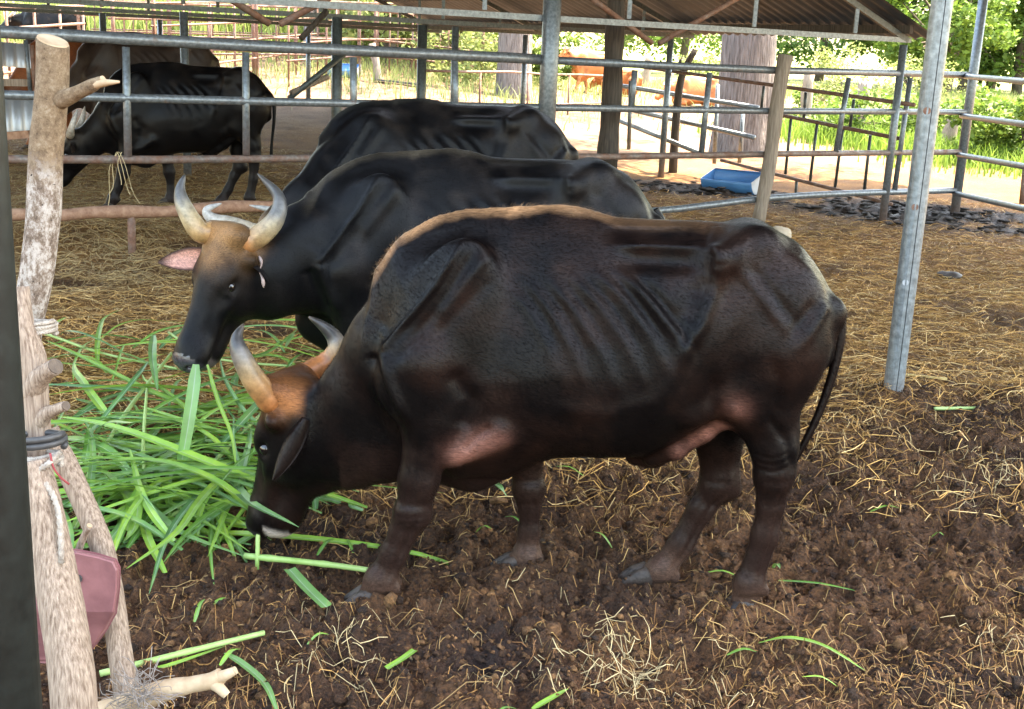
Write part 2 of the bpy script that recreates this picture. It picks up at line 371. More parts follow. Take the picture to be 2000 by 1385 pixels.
# ================================================================ metals, timber
def metal(name, base=(.30,.33,.35), rust=.0, rough=.42, rlow=None, met=.55):
    """galvanised pipe; rust comes in blotches, more of it low down if rlow is a height"""
    mt, t, b = nodes(name); co = objco(t)
    sp = noise(t, co, 30, 5, .6); c = ramp(t, sp, [(.3, tuple(x*.62 for x in base)), (.5, base), (.72, tuple(min(1, x*1.45) for x in base))]).outputs[0]
    rn = noise(t, co, 9, 6, .65)
    lvl = ramp(t, rn, [(max(0, .78-rust*.6), (0,0,0)), (min(1, .90-rust*.35), (1,1,1))]).outputs[0]
    if rlow is not None:
        geo = N(t, 'NewGeometry'); sep = N(t, 'SeparateXYZ'); t.links.new(geo.outputs['Position'], sep.inputs[0])
        mr = N(t, 'MapRange'); mr.inputs['From Min'].default_value = rlow+.25; mr.inputs['From Max'].default_value = rlow-.35; t.links.new(sep.outputs[2], mr.inputs['Value'])
        ad = N(t, 'Math', operation='ADD'); ad.use_clamp = True; t.links.new(lvl, ad.inputs[0]); t.links.new(mr.outputs[0], ad.inputs[1])
        mu = N(t, 'Math', operation='MULTIPLY'); t.links.new(ad.outputs[0], mu.inputs[0]); mu.inputs[1].default_value = .85; lvl = mu.outputs[0]
    rc = ramp(t, noise(t, co, 24, 5, .6), [(.3, (.10,.045,.028)), (.7, (.23,.115,.075))]).outputs[0]
    t.links.new(mix(t, c, rc, lvl), b.inputs['Base Color'])
    m2 = N(t, 'Math', operation='MULTIPLY_ADD'); t.links.new(lvl, m2.inputs[0]); m2.inputs[1].default_value = -met; m2.inputs[2].default_value = met; t.links.new(m2.outputs[0], b.inputs['Metallic'])
    rgh = N(t, 'Math', operation='MULTIPLY_ADD'); t.links.new(lvl, rgh.inputs[0]); rgh.inputs[1].default_value = .35; rgh.inputs[2].default_value = rough; t.links.new(rgh.outputs[0], b.inputs['Roughness'])
    bump(t, b, sp, .15, .004); MAT[name] = mt; return mt
metal('galvanised', (.15,.175,.19), rust=.10); metal('galvanised_low_rust', (.17,.20,.22), rust=.16, rlow=.30); metal('pipe_rail', (.19,.215,.235), rust=.30)
metal('galvanised_half_rust', (.17,.20,.22), rust=.16, rlow=1.12); metal('rusty_rail', (.19,.165,.15), rust=.72, met=.3); metal('rusty_pipe', (.20,.16,.14), rust=.95, met=.2); metal('dark_steel', (.014,.019,.018), rust=.08, rough=.5, met=.2); metal('old_steel', (.07,.085,.085), rust=.30, met=.3)
simple('timber_grey', (.16,.125,.095), (.33,.27,.215), .85, 5, (9, 9, .8), bmp=.7, bsc=9)
simple('timber_brown', (.24,.12,.075), (.42,.25,.165), .8, 5, (4, 4, 4), bmp=.5, bsc=22)
simple('timber_dark', (.03,.025,.02), (.09,.072,.058), .85, 5, (9, 9, .8), bmp=.7, bsc=9)
simple('roof_sheet', (.034,.037,.041), (.068,.072,.078), .55, 3, metal=.4, bmp=.1)
simple('wire', (.10,.09,.08), (.2,.18,.16), .6, 20, bmp=0)

# ---------------------------------------------------------------- roofs: corrugated sheets on purlins and trusses
def sheet(a0, a1, z0, z1, b0, b1, thick=.006, pitch=.19, n_b=None):
    """corrugated sheet sloping from (a0, z0) to (a1, z1), corrugations along the slope, width b0..b1"""
    nb = int((b1-b0)/pitch*6)+1; bb = np.linspace(b0, b1, nb); wv = .016*np.sin(bb/pitch*2*math.pi)
    V = []; 
    for (aa, zz, ) in ((a0, z0), (a1, z1)):
        for k, off in ((0, 0), (1, thick)):
            p = FB[None, :]+FA*aa+FN[None, :]*bb[:, None]; V.append(np.column_stack([p, zz+wv+off]))
    n = nb; V = np.vstack(V); i = np.arange(n-1)
    F = np.vstack([np.stack([i, i+1, 2*n+i+1, 2*n+i], 1), np.stack([n+i, 3*n+i, 3*n+i+1, n+i+1], 1), np.stack([i, n+i, n+i+1, i+1], 1), np.stack([2*n+i, 2*n+i+1, 3*n+i+1, 3*n+i], 1)])
    return V, F
# far shed, seen under its roof beyond the fence
shed = empty('far_shed', tuple(fab(6, 4))); tag(shed, 'open sided shed beyond the pipe fence with low corrugated metal roof', 'shed')
EAVE, SLOPE, HALF, DEEP = 2.50, .39, 9.0, 13.0
A0 = -(fpx(1772, 82)[:2]-FB)@FA*-1
A0 = float((fpx(1772, 82)[:2]-FB)@FA)
for sgn in (0, 1):
    for k in range(6):                                                  # separate sheets, lapped
        b0 = -.25+k*(DEEP+.3)/6; b1 = b0+(DEEP+.3)/6+.04
        lift = .006*(k % 2)
        if sgn == 0: V, F = sheet(A0-.30, A0+HALF, EAVE-.30*SLOPE+lift, EAVE+HALF*SLOPE+lift, b0, b1)
        else: V, F = sheet(A0+2*HALF+.30, A0+HALF, EAVE-.30*SLOPE+lift, EAVE+HALF*SLOPE+lift, b0, b1)
        mesh_obj('roof_sheet', V, F, MAT['roof_sheet'], shed)
for i in range(16):                                                     # purlins
    aa = .12+i*1.18; zz = EAVE+SLOPE*(aa if aa < HALF else 2*HALF-aa)-.075
    g = Geo(); g.beam(fab(A0+aa, -.15, zz), fab(A0+aa, DEEP, zz), .06, .10); g.obj('purlin', MAT['timber_dark'], shed, False)
for b_ in (0, 4.3, 8.6, 12.8):                                            # trusses
    m_ = MAT['old_steel']
    g = Geo(); g.beam(fab(A0-.05, b_, EAVE-.155), fab(A0+2*HALF, b_, EAVE-.155), .045, .062); g.obj('bottom_chord', MAT['galvanised'] if b_ == 0 else m_, shed, False)
    for s_ in (0, 1):
        g = Geo(); a_ = A0+s_*2*HALF; g.beam(fab(a_, b_, EAVE-.16), fab(A0+HALF, b_, EAVE+HALF*SLOPE-.16), .05, .07); g.obj('top_chord', m_, shed, False)
    for k, aa in enumerate((.95, 2.6, 4.4, 6.2, 8.0, 9.8, 11.6, 13.4)):
        zz = EAVE+SLOPE*(aa if aa < HALF else 2*HALF-aa)-.19
        g = Geo(); g.beam(fab(A0+aa, b_, EAVE-.11), fab(A0+aa, b_, zz), .045, .045); g.obj('strut', MAT['galvanised'] if b_ == 0 else m_, shed, False)
for b_, aas in ((4.3, (.4, 4.2, 8.0, 11.8)), (8.6, (.4, 4.2, 8.0, 11.8)), (12.8, (.4, 3.0, 6.0, 9.0, 12.0))):   # posts
    for aa in aas:
        p = fab(A0+aa, b_); g = Geo(); g.tube([(p[0], p[1], terrain(p[0], p[1])-.1), (p[0], p[1], EAVE-.2)], .05, 10); g.obj('post', MAT['galvanised_low_rust'], shed)
for aa, l, s_ in ((4.0, 1.5, 1), (4.0, 1.5, -1), (8.4, 1.4, 1), (8.4, 1.4, -1)):                # knee braces
    g = Geo(); g.tube([fab(A0+aa+s_*.05, .02, EAVE-.35), fab(A0+aa+s_*l, .02, EAVE+.38)], .032, 8); g.obj('brace', MAT['rusty_pipe'], shed)
# our own roof, above the picture
barn = empty('pen_roof', tuple(fab(6, -5, 3.4))); tag(barn, 'corrugated metal roof over the front pen, above the picture, with side sheets added for shade', 'roof')
for k in range(6):
    b0 = -9.7+k*1.60; V, F = sheet(A0-5.2, A0+9, 4.6+.005*(k % 2), 6.4+.005*(k % 2), b0, b0+1.64); mesh_obj('roof_sheet', V, F, MAT['roof_sheet'], barn)
    V, F = sheet(A0+13.6, A0+9, 5.7+.005*(k % 2), 6.4+.005*(k % 2), b0, b0+1.64); mesh_obj('roof_sheet', V, F, MAT['roof_sheet'], barn)
for k in range(3):  # extra unseen sheets past the fence, added to keep sun off the mud
    b0 = -.34+k*1.3; V, F = sheet(A0-5.2, A0-.75, 4.6+.005*(k % 2), 4.6+1.8*4.45/14.2+.005*(k % 2), b0, b0+1.34); mesh_obj('roof_sheet', V, F, MAT['roof_sheet'], barn)
for i in range(8):
    aa = -4.6+i*2.5; zz = 4.6+1.8*min((aa+5.2)/14.2, (24-aa)/15)-.08
    g = Geo(); g.beam(fab(A0+aa, -9.6, zz), fab(A0+aa, -.4, zz), .06, .10); g.obj('purlin', MAT['old_steel'], barn, False)

# ================================================================ the main pipe fence and its corner
def pipe(name, P, r, mat, parent, n=12):
    g = Geo(); g.tube(P, r, n); return g.obj(name, MAT[mat], parent)
fence = empty('pipe_fence', tuple(fab(6, 0))); tag(fence, 'long galvanised pipe fence with four rails across the pen behind the bulls', 'fence')
railpx = {'r1': [(-160,54),(0,62),(500,90),(1000,113),(1066,117)], 'r1b': [(1076,118),(1500,137),(1893,147)],
          'r2': [(-160,182),(0,185),(500,198),(1000,209),(1500,217),(1885,219)], 'r3': [(-160,311),(0,311),(300,312),(640,309),(1200,306),(1500,301),(1875,297)],
          'r4': [(640,404),(900,430),(1270,413),(1480,389),(1650,378),(1870,372)]}
pipe('rail', [fpx(*p) for p in railpx['r1']], .052, 'pipe_rail', fence); pipe('rail', [fpx(*p) for p in railpx['r1b']], .042, 'pipe_rail', fence)
pipe('rail', [fpx(*p) for p in railpx['r2']], .038, 'pipe_rail', fence); pipe('rail', [fpx(*p) for p in railpx['r3']], .036, 'rusty_rail', fence)
pipe('rail', spline([fpx(*p) for p in railpx['r4'][1:]], 14), .040, 'pipe_rail', fence)
wp = spline([fpx(-160,428), fpx(0,422), fpx(150,418), fpx(400,408), fpx(660,397)], 16); wp = wp+np.array([0,0,1])*(.012*np.sin(np.arange(16)*1.7))[:, None]
pipe('wooden_pole', wp, .056+.006*np.sin(np.arange(16)*2.3), 'timber_brown', fence)
for x0, y0, x1, y1 in ((246,92,250,306),(480,102,481,303),(690,112,691,250),(888,120,890,240),(1240,137,1233,213),(1386,142,1370,299),(1658,152,1632,298),(1778,152,1747,374)):
    pipe('strut', [fpx(x0, y0), fpx(x1, y1)], .034, 'galvanised_half_rust' if x0 < 600 else 'galvanised_low_rust', fence)
p = fpx(256, 410); q = fpx(259, 518); pipe('strut', [p, q], .036, 'rusty_pipe', fence)
for x0, y0, x1, y1 in ((1765,88,1722,446),):
    pipe('post', [fpx(x0, y0), fpx(x1, y1)], .050, 'galvanised_low_rust', fence)
# corner post, rails going off to the right
cp = fpx(1862, 436); pipe('post', [cp-[0,0,.05], [cp[0], cp[1], 3.6]], .062, 'galvanised_low_rust', fence, 14)
for py0, py1 in ((149,160),(226,244),(302,327),(377,410)):
    s0 = fpx(1885-(py0-149)*.09, py0); d = ray(2010, py1); Y1 = 13.6; e0 = CAMP+d*(Y1/d[1]); pipe('side_rail', [s0, e0, e0+(e0-s0)*1.4], .036, 'pipe_rail', fence)
pipe('strut', [at(2003,330,13.7), at(1996,398,13.7)], .034, 'rusty_pipe', fence)
# tall posts that carry the roofs
def round_post(px, py, top, r, label, mat='galvanised', b=0, lowz=None, seam=True):
    g0 = fpx(px, py, b); o = empty('steel_post', (g0[0], g0[1], terrain(g0[0], g0[1]))); z0 = terrain(g0[0], g0[1])-.06
    pipe('shaft', [(g0[0], g0[1], z0), (g0[0], g0[1], top)], r, mat, o, 18); tag(o, label, 'post'); return o
round_post(1063, 330, 3.55, .095, 'thick galvanised round post where the top fence rail ends, behind the rearmost bull', b=-.05)
round_post(822, 200, EAVE-.2, .066, 'slim grey shed post left of the pale tree trunk', 'old_steel', b=4.3)
round_post(657, 310, EAVE-.2, .060, 'dark steel shed post with diagonal braces behind the fence', 'old_steel', b=2.6)
# wooden posts standing by the fence
def wood_post(px0, py0, px1, py1, w0, w1, b, label, mat, seg=9, wob=.012, name='wooden_post'):
    p0 = fpx(px0, py0, b); p1 = fpx(px1, py1, b); o = empty(name, tuple(p0)); k = np.linspace(0, 1, seg)
    P = p0+(p1-p0)*k[:, None]+np.stack([wob*np.sin(k*7+px0), wob*np.cos(k*5+px0), 0*k], 1)
    g = Geo(); V, F = tube(P, np.interp(k, [0, 1], [w0, w1])*(1+.07*np.sin(k*19+px1)), 9); g.add(V, F); g.obj('trunk', MAT[mat], o); tag(o, label, 'post'); return o
wood_post(1186, 335, 1206, -20, .125, .105, .55, 'weathered square wooden post right of the thick galvanised post', 'timber_dark', wob=.006)
wood_post(1482, 440, 1535, 108, .082, .088, -.10, 'pale wooden stake tied to the fence rails above the blue trough', 'timber_grey', wob=.015)

# ================================================================ fences, stakes, sheets and trough beyond the main fence
bgf_n = 0
def back_fence(P, Q, heights, n, r, mat, label, lean=0.0, thick_every=0):
    """light pipe fence from ground point P to Q"""
    P = np.array(P); Q = np.array(Q); o = empty('back_fence', (P[0], P[1], terrain(P[0], P[1]))); tag(o, label, 'fence', 'light pipe fences behind the main fence')
    gz = lambda p: float(terrain(p[0], p[1]))
    for h in heights:
        pts = [P+(Q-P)*k for k in np.linspace(0, 1, 6)]
        pipe('rail', [(p[0], p[1], gz(p)+h+.015*math.sin(p[0]*3+h*9)) for p in pts], r, mat, o, 7)
    for k in np.linspace(0.01, .99, n):
        p = P+(Q-P)*k; big = thick_every and int(round(k*(n-1))) % thick_every == 0
        pipe('upright', [(p[0], p[1], gz(p)-.1), (p[0]+lean, p[1], gz(p)+max(heights)+.02+(.6 if big else 0))], r*(1.8 if big else .95), mat, o, 7)
    return o
L2 = lambda px, py: on_land(px, py)[:2]
back_fence(L2(215,150), L2(1010,178), (.55,.95,1.35,1.75), 11, .028, 'rusty_pipe', 'rusty four rail fence crossing behind the straw mound', thick_every=3)
back_fence(L2(150,128), L2(820,150), (.5,.9,1.3,1.7,2.1), 17, .024, 'rusty_pipe', 'thin rusty rail fence in front of the tall green grass', thick_every=4)
back_fence(L2(560,172), L2(860,142), (.6,1.0,1.5,1.95), 6, .025, 'rusty_pipe', 'short rusty fence running back beside the dark post')
back_fence(L2(820,240), L2(1180,222), (.28,1.0), 5, .026, 'rusty_pipe', 'low two rail rusty fence behind the rearmost bull')
back_fence(L2(180,112), L2(900,140), (.4,.8,1.2,1.6,2.0), 22, .020, 'rusty_pipe', 'farthest thin rusty fence along the tall grass')
back_fence(L2(300,190), L2(640,128), (.5,.95,1.4,1.85), 9, .024, 'rusty_pipe', 'rusty fence running back behind the feeding black bull', thick_every=4)
back_fence(L2(-40,205), L2(170,165), (.5,.9,1.3,1.7), 5, .030, 'rusty_pipe', 'rusty fence beside the metal sheets at the left edge')
# gate panels that stand askew behind the fence on the right
gate = empty('steel_gate', tuple(at(1480, 330, 18))); tag(gate, 'leaning rusty steel gate with thin bars behind the blue trough', 'gate')
def gp(px, py):
    k = (px-1300)/450.0; return at(px, py, 19.5-3.6*k)
for a_, b_, r in (((1225,127),(1786,205),.028),((1520,224),(1762,272),.028),((1408,313),(1742,399),.026)):
    pipe('bar', [gp(*a_), gp(*b_)], r, 'rusty_pipe', gate, 7)
for x0, y0, x1, y1 in ((1492,168,1487,212),(1574,180,1570,230),(1668,194,1660,248),(1545,232,1534,340),(1596,242,1582,355),(1646,252,1631,366),(1700,264,1687,382),(1556,350,1554,384)):
    pipe('upright', [gp(x0, y0), gp(x1, y1)], .022, 'old_steel', gate, 7)
poles = empty('pipe_rack', tuple(at(1340, 290, 20))); tag(poles, 'grey pipes tied to a crooked stake left of the pale trunk', 'fence')
for a_, b_ in (((1215,168),(1482,211)),((1220,212),(1474,269)),((1200,232),(1370,300))):
    pipe('bar', [at(*a_, 21.0), at(*b_, 19.0)], .040, 'pipe_rail', poles, 8)
for a_, b_ in (((1232,158),(1228,292)),((1452,212),(1444,318)),((1402,165),(1395,320))):
    pipe('upright', [at(*a_, 20.0), at(*b_, 20.0)], .034, 'galvanised_low_rust', poles, 8)
st = empty('crooked_stake', tuple(at(1315, 335, 20))); g = Geo()
V, F = tube(spline([at(1314,338,20), at(1320,240,20), at(1328,165,20), at(1340,130,20), at(1358,97,20)], 12), np.linspace(.075, .05, 12), 8); g.add(V, F); g.obj('trunk', MAT['timber_dark'], st)
V, F = tube(spline([at(1338,140,20), at(1326,128,20), at(1332,112,20)], 6), [.03,.03,.028,.025,.02,.012], 7); mesh_obj('twig', V, F, MAT['timber_dark'], st); tag(st, 'dark crooked stake with cut top among the grey pipes', 'stake')
# stakes of the boundary, in the sun
for i, (px, py, px1, py1, w_, lab) in enumerate(((1568,262,1582,140,.14,'leaning grey stake right of the pale wooden stake'),(1670,275,1690,160,.16,'grey stump-topped boundary stake in front of the bushes'),
        (1846,302,1868,208,.15,'dark charred stake left of the corner post'),(1258,175,1268,110,.16,'grey stake behind the standing orange cow'),(1296,178,1312,140,.10,'thin grey leaning stake by the lying orange cow'),(740,160,728,85,.10,'thin bare stake left of the big tree trunk'))):
    p0 = on_land(px, py); d = ray(px1, py1); p1 = CAMP+d*((p0[1]+.1)/d[1]); o = empty('boundary_stake', tuple(p0)); k = np.linspace(0, 1, 7)[:, None]
    V, F = tube(p0-[0,0,.1]+(p1-p0+[0,0,.1])*k+np.stack([.02*np.sin(k[:, 0]*6+i), 0*k[:, 0], 0*k[:, 0]], 1), w_*(1+.12*np.sin(np.arange(7)*2.1+i)), 8); mesh_obj('trunk', V, F, MAT['timber_grey'], o); tag(o, lab, 'stake', 'boundary stakes')
# metal sheets at the left edge
def panel(name, P, Q, h, label, mat='bright_sheet', pitch=.14):
    P = np.array(P, float); Q = np.array(Q, float); n = 40; k = np.linspace(0, 1, n); d = Q-P; nn = np.array([-d[1], d[0], 0]); nn /= np.linalg.norm(nn)
    wv = .022*np.sin(k*np.linalg.norm(d)/pitch*6.283); V = []
    for z in (0, h):
        for off in (0, .006): V.append(P+d*k[:, None]+nn*(wv+off)[:, None]+np.array([0, 0, z]))
    V = np.vstack(V); i = np.arange(n-1)
    F = np.vstack([np.stack([i, i+1, 2*n+i+1, 2*n+i], 1), np.stack([n+i, 3*n+i, 3*n+i+1, n+i+1], 1), np.stack([2*n+i, 2*n+i+1, 3*n+i+1, 3*n+i], 1)])
    return tag(mesh_obj(name, V, F, MAT[mat]), label, 'sheet')
simple('bright_sheet', (.30,.32,.34), (.46,.48,.50), .4, 3, metal=.5, bmp=.1)
panel('metal_sheet', at(-90,262,13.2), at(75,256,13.2), .43, 'lower bright corrugated metal sheet at the left edge')
panel('metal_sheet', at(-90,122,13.6), at(62,134,13.4), .26, 'upper bluish corrugated metal sheet at the left edge')
o = empty('board_rail', tuple(at(30,170,13.0))); g = Geo(); g.beam(at(-60,160,13.05), at(64,162,13.05), .05, .075); g.obj('board', MAT['timber_grey'], o, False); g = Geo(); g.beam(at(-60,270,13.05), at(60,262,13.05), .10, .08); g.obj('board', MAT['timber_brown'], o, False); tag(o, 'two rough boards holding the metal sheets at the left', 'board')
for x0, y0, x1, y1, m_ in ((62,88,68,185,'rusty_pipe'),(50,78,60,188,'galvanised')): pipe('upright', [at(x0,y0,13.0), at(x1,y1,13.0)], .022, m_, o, 7)
# blue trough: half a plastic drum
simple('blue_plastic', (.06,.20,.46), (.10,.30,.60), .35, 4, bmp=.1); simple('plastic_worn', (.30,.34,.38), (.45,.47,.49), .5, 5, bmp=.2)
def half_drum(name, c, ax, rad, length, label, tilt=.25):
    c = np.array(c, float); ax = np.array([ax[0], ax[1], 0.0]); ax /= np.linalg.norm(ax); sd = np.array([-ax[1], ax[0], 0]); o = empty(name, tuple(c)); n = 16
    upv = np.array([0, 0, 1])*math.cos(tilt)+sd*math.sin(tilt)*-1; sd2 = np.cross(upv, ax)
    V = []; F = []
    for rr in (rad, rad-.012):
        for e in (-.5, -.46, .46, .5):
            taper = .93 if abs(e) == .5 else 1.0
            for j in range(n+1):
                a = math.pi+math.pi*j/n
                V.append(c+[0,0,rad*.96]+ax*length*e*(1 if rr == rad else .97)+(sd2*math.cos(a)+upv*math.sin(a))*rr*taper)
    m_ = n+1
    for s_ in (0, 1):
        for e in range(3):
            for j in range(n):
                q = s_*4*m_+e*m_+j; f = (q, q+1, q+m_+1, q+m_); F.append(f if s_ == 0 else f[::-1])
    for e in range(3):
        for j in (0, n): q = e*m_+j; F.append((q, q+m_, 4*m_+q+m_, 4*m_+q))
    mesh_obj('shell', V, F, MAT['blue_plastic'], o, True)
    for e, mm in ((-.5, 'blue_plastic'), (.5, 'plastic_worn')):
        ring = [c+[0,0,rad*.96]+ax*length*e+(sd2*math.cos(math.pi+math.pi*j/n)+upv*math.sin(math.pi+math.pi*j/n))*rad*.93 for j in range(n+1)]
        ring2 = [p-ax*.014*np.sign(e) for p in ring]; V = ring+ring2
        F = [tuple(range(n+1)), tuple(range(2*n+1, n, -1))]+[(j, j+n+1, j+n+2, j+1) for j in range(n)]+[(0, n, 2*n+1, n+1)]
        mesh_obj('end_wall', V, F, MAT[mm], o, False)
    tag(o, label, 'trough'); return o
tr = on_land(1428, 374); half_drum('feed_trough', (tr[0], tr[1], tr[2]-.02), (.85, -.55), .27, .82, 'blue plastic half drum trough on the mud behind the fence')
tb = on_land(668, 150); half_drum('feed_trough', (tb[0], tb[1], tb[2]-.02), (.9, -.1), .30, .9, 'small far blue tub beside the dark post left of centre')
# pale plank lying on the straw behind
g = Geo(); p = on_land(735,162); q = on_land(830,172); g.beam(p+[0,0,.08], q+[0,0,.08], .35, .05); tag(g.obj('fallen_plank', MAT['roof_sheet'], None, False), 'pale plank lying on the ground below the far fence', 'plank')
# braces behind the dark post
br = empty('brace_poles', tuple(fpx(600, 200, 2.4))); tag(br, 'crossed diagonal brace poles leaning on the dark shed post', 'brace')
for a_, b_, m_ in (((565,192),(672,106),'old_steel'),((568,182),(640,150),'timber_grey'),((588,75),(638,22),'timber_dark')): pipe('pole', [fpx(*a_, 2.4), fpx(*b_, 2.55)], .035, m_, br, 8)
# far orange cattle stand in 18_

# ================================================================ trees, bushes, tall grass
def leaf_mat(name, c1, c2, tr=.35):
    mt, t, b = nodes(name); a = N(t, 'Attribute', attribute_name='Col')
    rr = ramp(t, a.outputs['Fac'], [(0, c1), (1, c2)])
    t.links.new(rr.outputs[0], b.inputs['Base Color']); b.inputs['Roughness'].default_value = .55; b.inputs['Specular IOR Level'].default_value = .25
    tn = N(t, 'BsdfTranslucent'); t.links.new(rr.outputs[0], tn.inputs[0]); mx = N(t, 'MixShader'); mx.inputs[0].default_value = tr
    o = [q for q in t.nodes if q.type == 'OUTPUT_MATERIAL'][0]; t.links.new(b.outputs[0], mx.inputs[1]); t.links.new(tn.outputs[0], mx.inputs[2]); t.links.new(mx.outputs[0], o.inputs[0]); MAT[name] = mt
leaf_mat('leaf_bright', (.045,.095,.016), (.16,.25,.045)); leaf_mat('leaf_deep', (.022,.060,.014), (.09,.17,.035)); leaf_mat('leaf_pale', (.13,.19,.05), (.30,.33,.13)); leaf_mat('field_grass', (.13,.20,.05), (.32,.38,.13), .45); leaf_mat('tall_grass', (.07,.15,.018), (.22,.33,.06), .45)
simple('bark_pale', (.075,.062,.056), (.27,.24,.225), .9, 4, (7, 7, .6), bmp=1.0, bsc=5, bdist=.08); simple('bark_dark', (.05,.04,.03), (.12,.095,.07), .9, 4, bmp=.6, bsc=12)
def leaves(C, rad, n, size, flat=1.0):
    """leaf-sized bent faces clustered round the points C"""
    k = len(C); per = rng.integers(0, k, n); d = rng.normal(0, 1, (n, 3)); d /= np.linalg.norm(d, axis=1)[:, None]
    r = np.asarray(rad)[per]*rng.random(n)**.45; P = C[per]+d*r[:, None]*np.array([1, 1, flat])
    u = rng.normal(0, 1, (n, 3)); u[:, 2] *= .6; u /= np.linalg.norm(u, axis=1)[:, None]; w_ = rng.normal(0, 1, (n, 3)); v = np.cross(u, w_); v /= np.linalg.norm(v, axis=1)[:, None]
    s_ = size*rng.uniform(.55, 1.3, n)[:, None]; nn = np.cross(u, v)
    V = np.stack([P-u*s_*.5, P+v*s_*.27-nn*s_*.06, P+u*s_*.5-nn*s_*.12, P-v*s_*.27-nn*s_*.06], 1).reshape(-1, 3)
    F = np.arange(n*4).reshape(n, 4); col = np.repeat(np.clip(rng.normal(.5, .28, n), 0, 1), 4)
    return V, F, np.stack([col]*3, 1)
def tree(base, h, crown, n_cl, n_leaf, size, mat, label, trunk_r=.25, lean=(0, 0), group=None, name='tree', low=.35, cl=1.0, bark='bark_dark'):
    base = np.array(base, float); o = empty(name, tuple(base)); top = base+np.array([lean[0], lean[1], h*.8])
    P = spline([base-[0,0,.2], base+(top-base)*.35+rng.normal(0, .15, 3), base+(top-base)*.7+rng.normal(0, .2, 3), top], 10); V, F = tube(P, np.linspace(trunk_r, trunk_r*.25, 10), 9); g = Geo(); g.add(V, F)
    C = []; R_ = []
    for i in range(n_cl):
        a = rng.random()*6.283; rr = crown*math.sqrt(rng.random()); zz = h*(low+(1-low)*rng.random()); sh = math.sqrt(max(.15, 1-((zz/h-.62)/.5)**2))
        c = base+np.array([lean[0]*zz/h+rr*sh*math.cos(a), lean[1]*zz/h+rr*sh*math.sin(a), zz]); C.append(c); R_.append(crown*rng.uniform(.18, .34)*cl)
        if i % 2 == 0: s0 = P[int(3+6*rng.random())]; V, F = tube(spline([s0, (s0+c)/2+[0,0,.1], c], 5), np.linspace(trunk_r*.35, trunk_r*.06, 5), 5); g.add(V, F)
    g.obj('trunk', MAT[bark], o); V, F, c = leaves(np.array(C), np.array(R_), n_leaf, size, .75); mesh_obj('crown', V, F, MAT[mat], o, False, c); tag(o, label, 'tree', group); return o
def big_trunk(px, py, wpx, topx, label, flare=1.25, fork=None):
    p = on_land(px, py); s_ = np.linalg.norm(p-CAMP)/FOC; r = wpx*s_/2; d = ray(topx, -60); q = CAMP+d*(p[1]/d[1]); o = empty('tree', tuple(p))
    n, m_ = 26, 30; V = []; F = []
    ht = (q[2]-p[2])+5.0
    for i in range(n):
        t = i/(n-1); c = p+(q-p)*min(t*ht/(q[2]-p[2]), 9)*1.0; c = np.array([c[0], c[1], p[2]-.2+t*(ht+.2)])
        for j in range(m_):
            a = 6.283*j/m_; fl = 1+(flare-1)*math.exp(-t*ht/.7)*(1+.35*math.sin(a*5+px)); ridg = 1+.035*math.sin(a*9+2*math.sin(t*5))+.02*math.sin(a*17+t*30)
            rr = r*fl*ridg*(1-.25*t); V.append(c+[rr*math.cos(a), rr*math.sin(a), 0])
    for i in range(n-1):
        for j in range(m_): F.append((i*m_+j, i*m_+(j+1) % m_, (i+1)*m_+(j+1) % m_, (i+1)*m_+j))
    mesh_obj('trunk', V, F, MAT['bark_pale'], o); C = []; 
    c0 = np.array([q[0], q[1], p[2]+ht+1.5])
    for i in range(40): C.append(c0+rng.normal(0, 1, 3)*[2.6, 2.6, 1.0])
    V, F, c = leaves(np.array(C), np.full(40, .9), 5000, .22, .8); mesh_obj('crown', V, F, MAT['leaf_deep'], o, False, c); tag(o, label, 'tree'); return o
big_trunk(1452, 302, 104, 1470, 'massive pale tree trunk with ridged bark above the blue trough'); big_trunk(1003, 190, 66, 1010, 'pale furrowed tree trunk in line with the rearmost bull', 1.12)
big_trunk(607, 120, 30, 612, 'slim distant pale trunk between the thin rusty fences', 1.1)
k = 0
TL = ('tall leafy tree rising at the upper right corner','broad bright tree right of the thin galvanised post','dense tree behind the shed eave','dark green tree on the slope behind the bushes','lower bright tree beside the corner post','far tree behind the low shed roof','far green tree above the orange cows','pale far tree between trunk and wooden post','far tree left of the pale trunk','small far tree at the left of the posts')
for px, py, hh, cr, n_, mt_ in ((1985,185,11,5.2,13000,'leaf_bright'),(1880,180,9.5,4.6,12000,'leaf_bright'),(1770,170,9,4.4,10000,'leaf_bright'),(1935,160,12,5.5,10000,'leaf_deep'),(1840,190,5.5,3.0,7000,'leaf_bright'),
        (1600,145,8,4.5,7000,'leaf_deep'),(1330,138,7.5,5.0,6000,'leaf_bright'),(1200,132,6,4.2,4500,'leaf_pale'),(880,128,6,4.5,5500,'leaf_bright'),(760,124,5,4.0,4500,'leaf_pale')):
    p = on_land(px, py); Y = p[1]; 
    if Y > 75: p = at(px, py, 62+k*1.3); p[2] = terrain(p[0], p[1])
    tree((p[0], p[1], p[2]), hh, cr, 46, n_, .30+.02*(k % 3), mt_, TL[k], .28, group='trees beyond the pens', low=.12 if px > 1700 else .2); k += 1
BL = ('pale feathery shrub behind the gate','dry pale bush left of the corner post','leafy green bush right of the corner post','low green bush behind the charred stake','bright weedy shrub behind the steel gate','small shrub by the boundary stakes','low leafy shrub at the right edge','green shrub behind the lying cow','shrub beside the far trunk','weedy clump under the pale trunk')
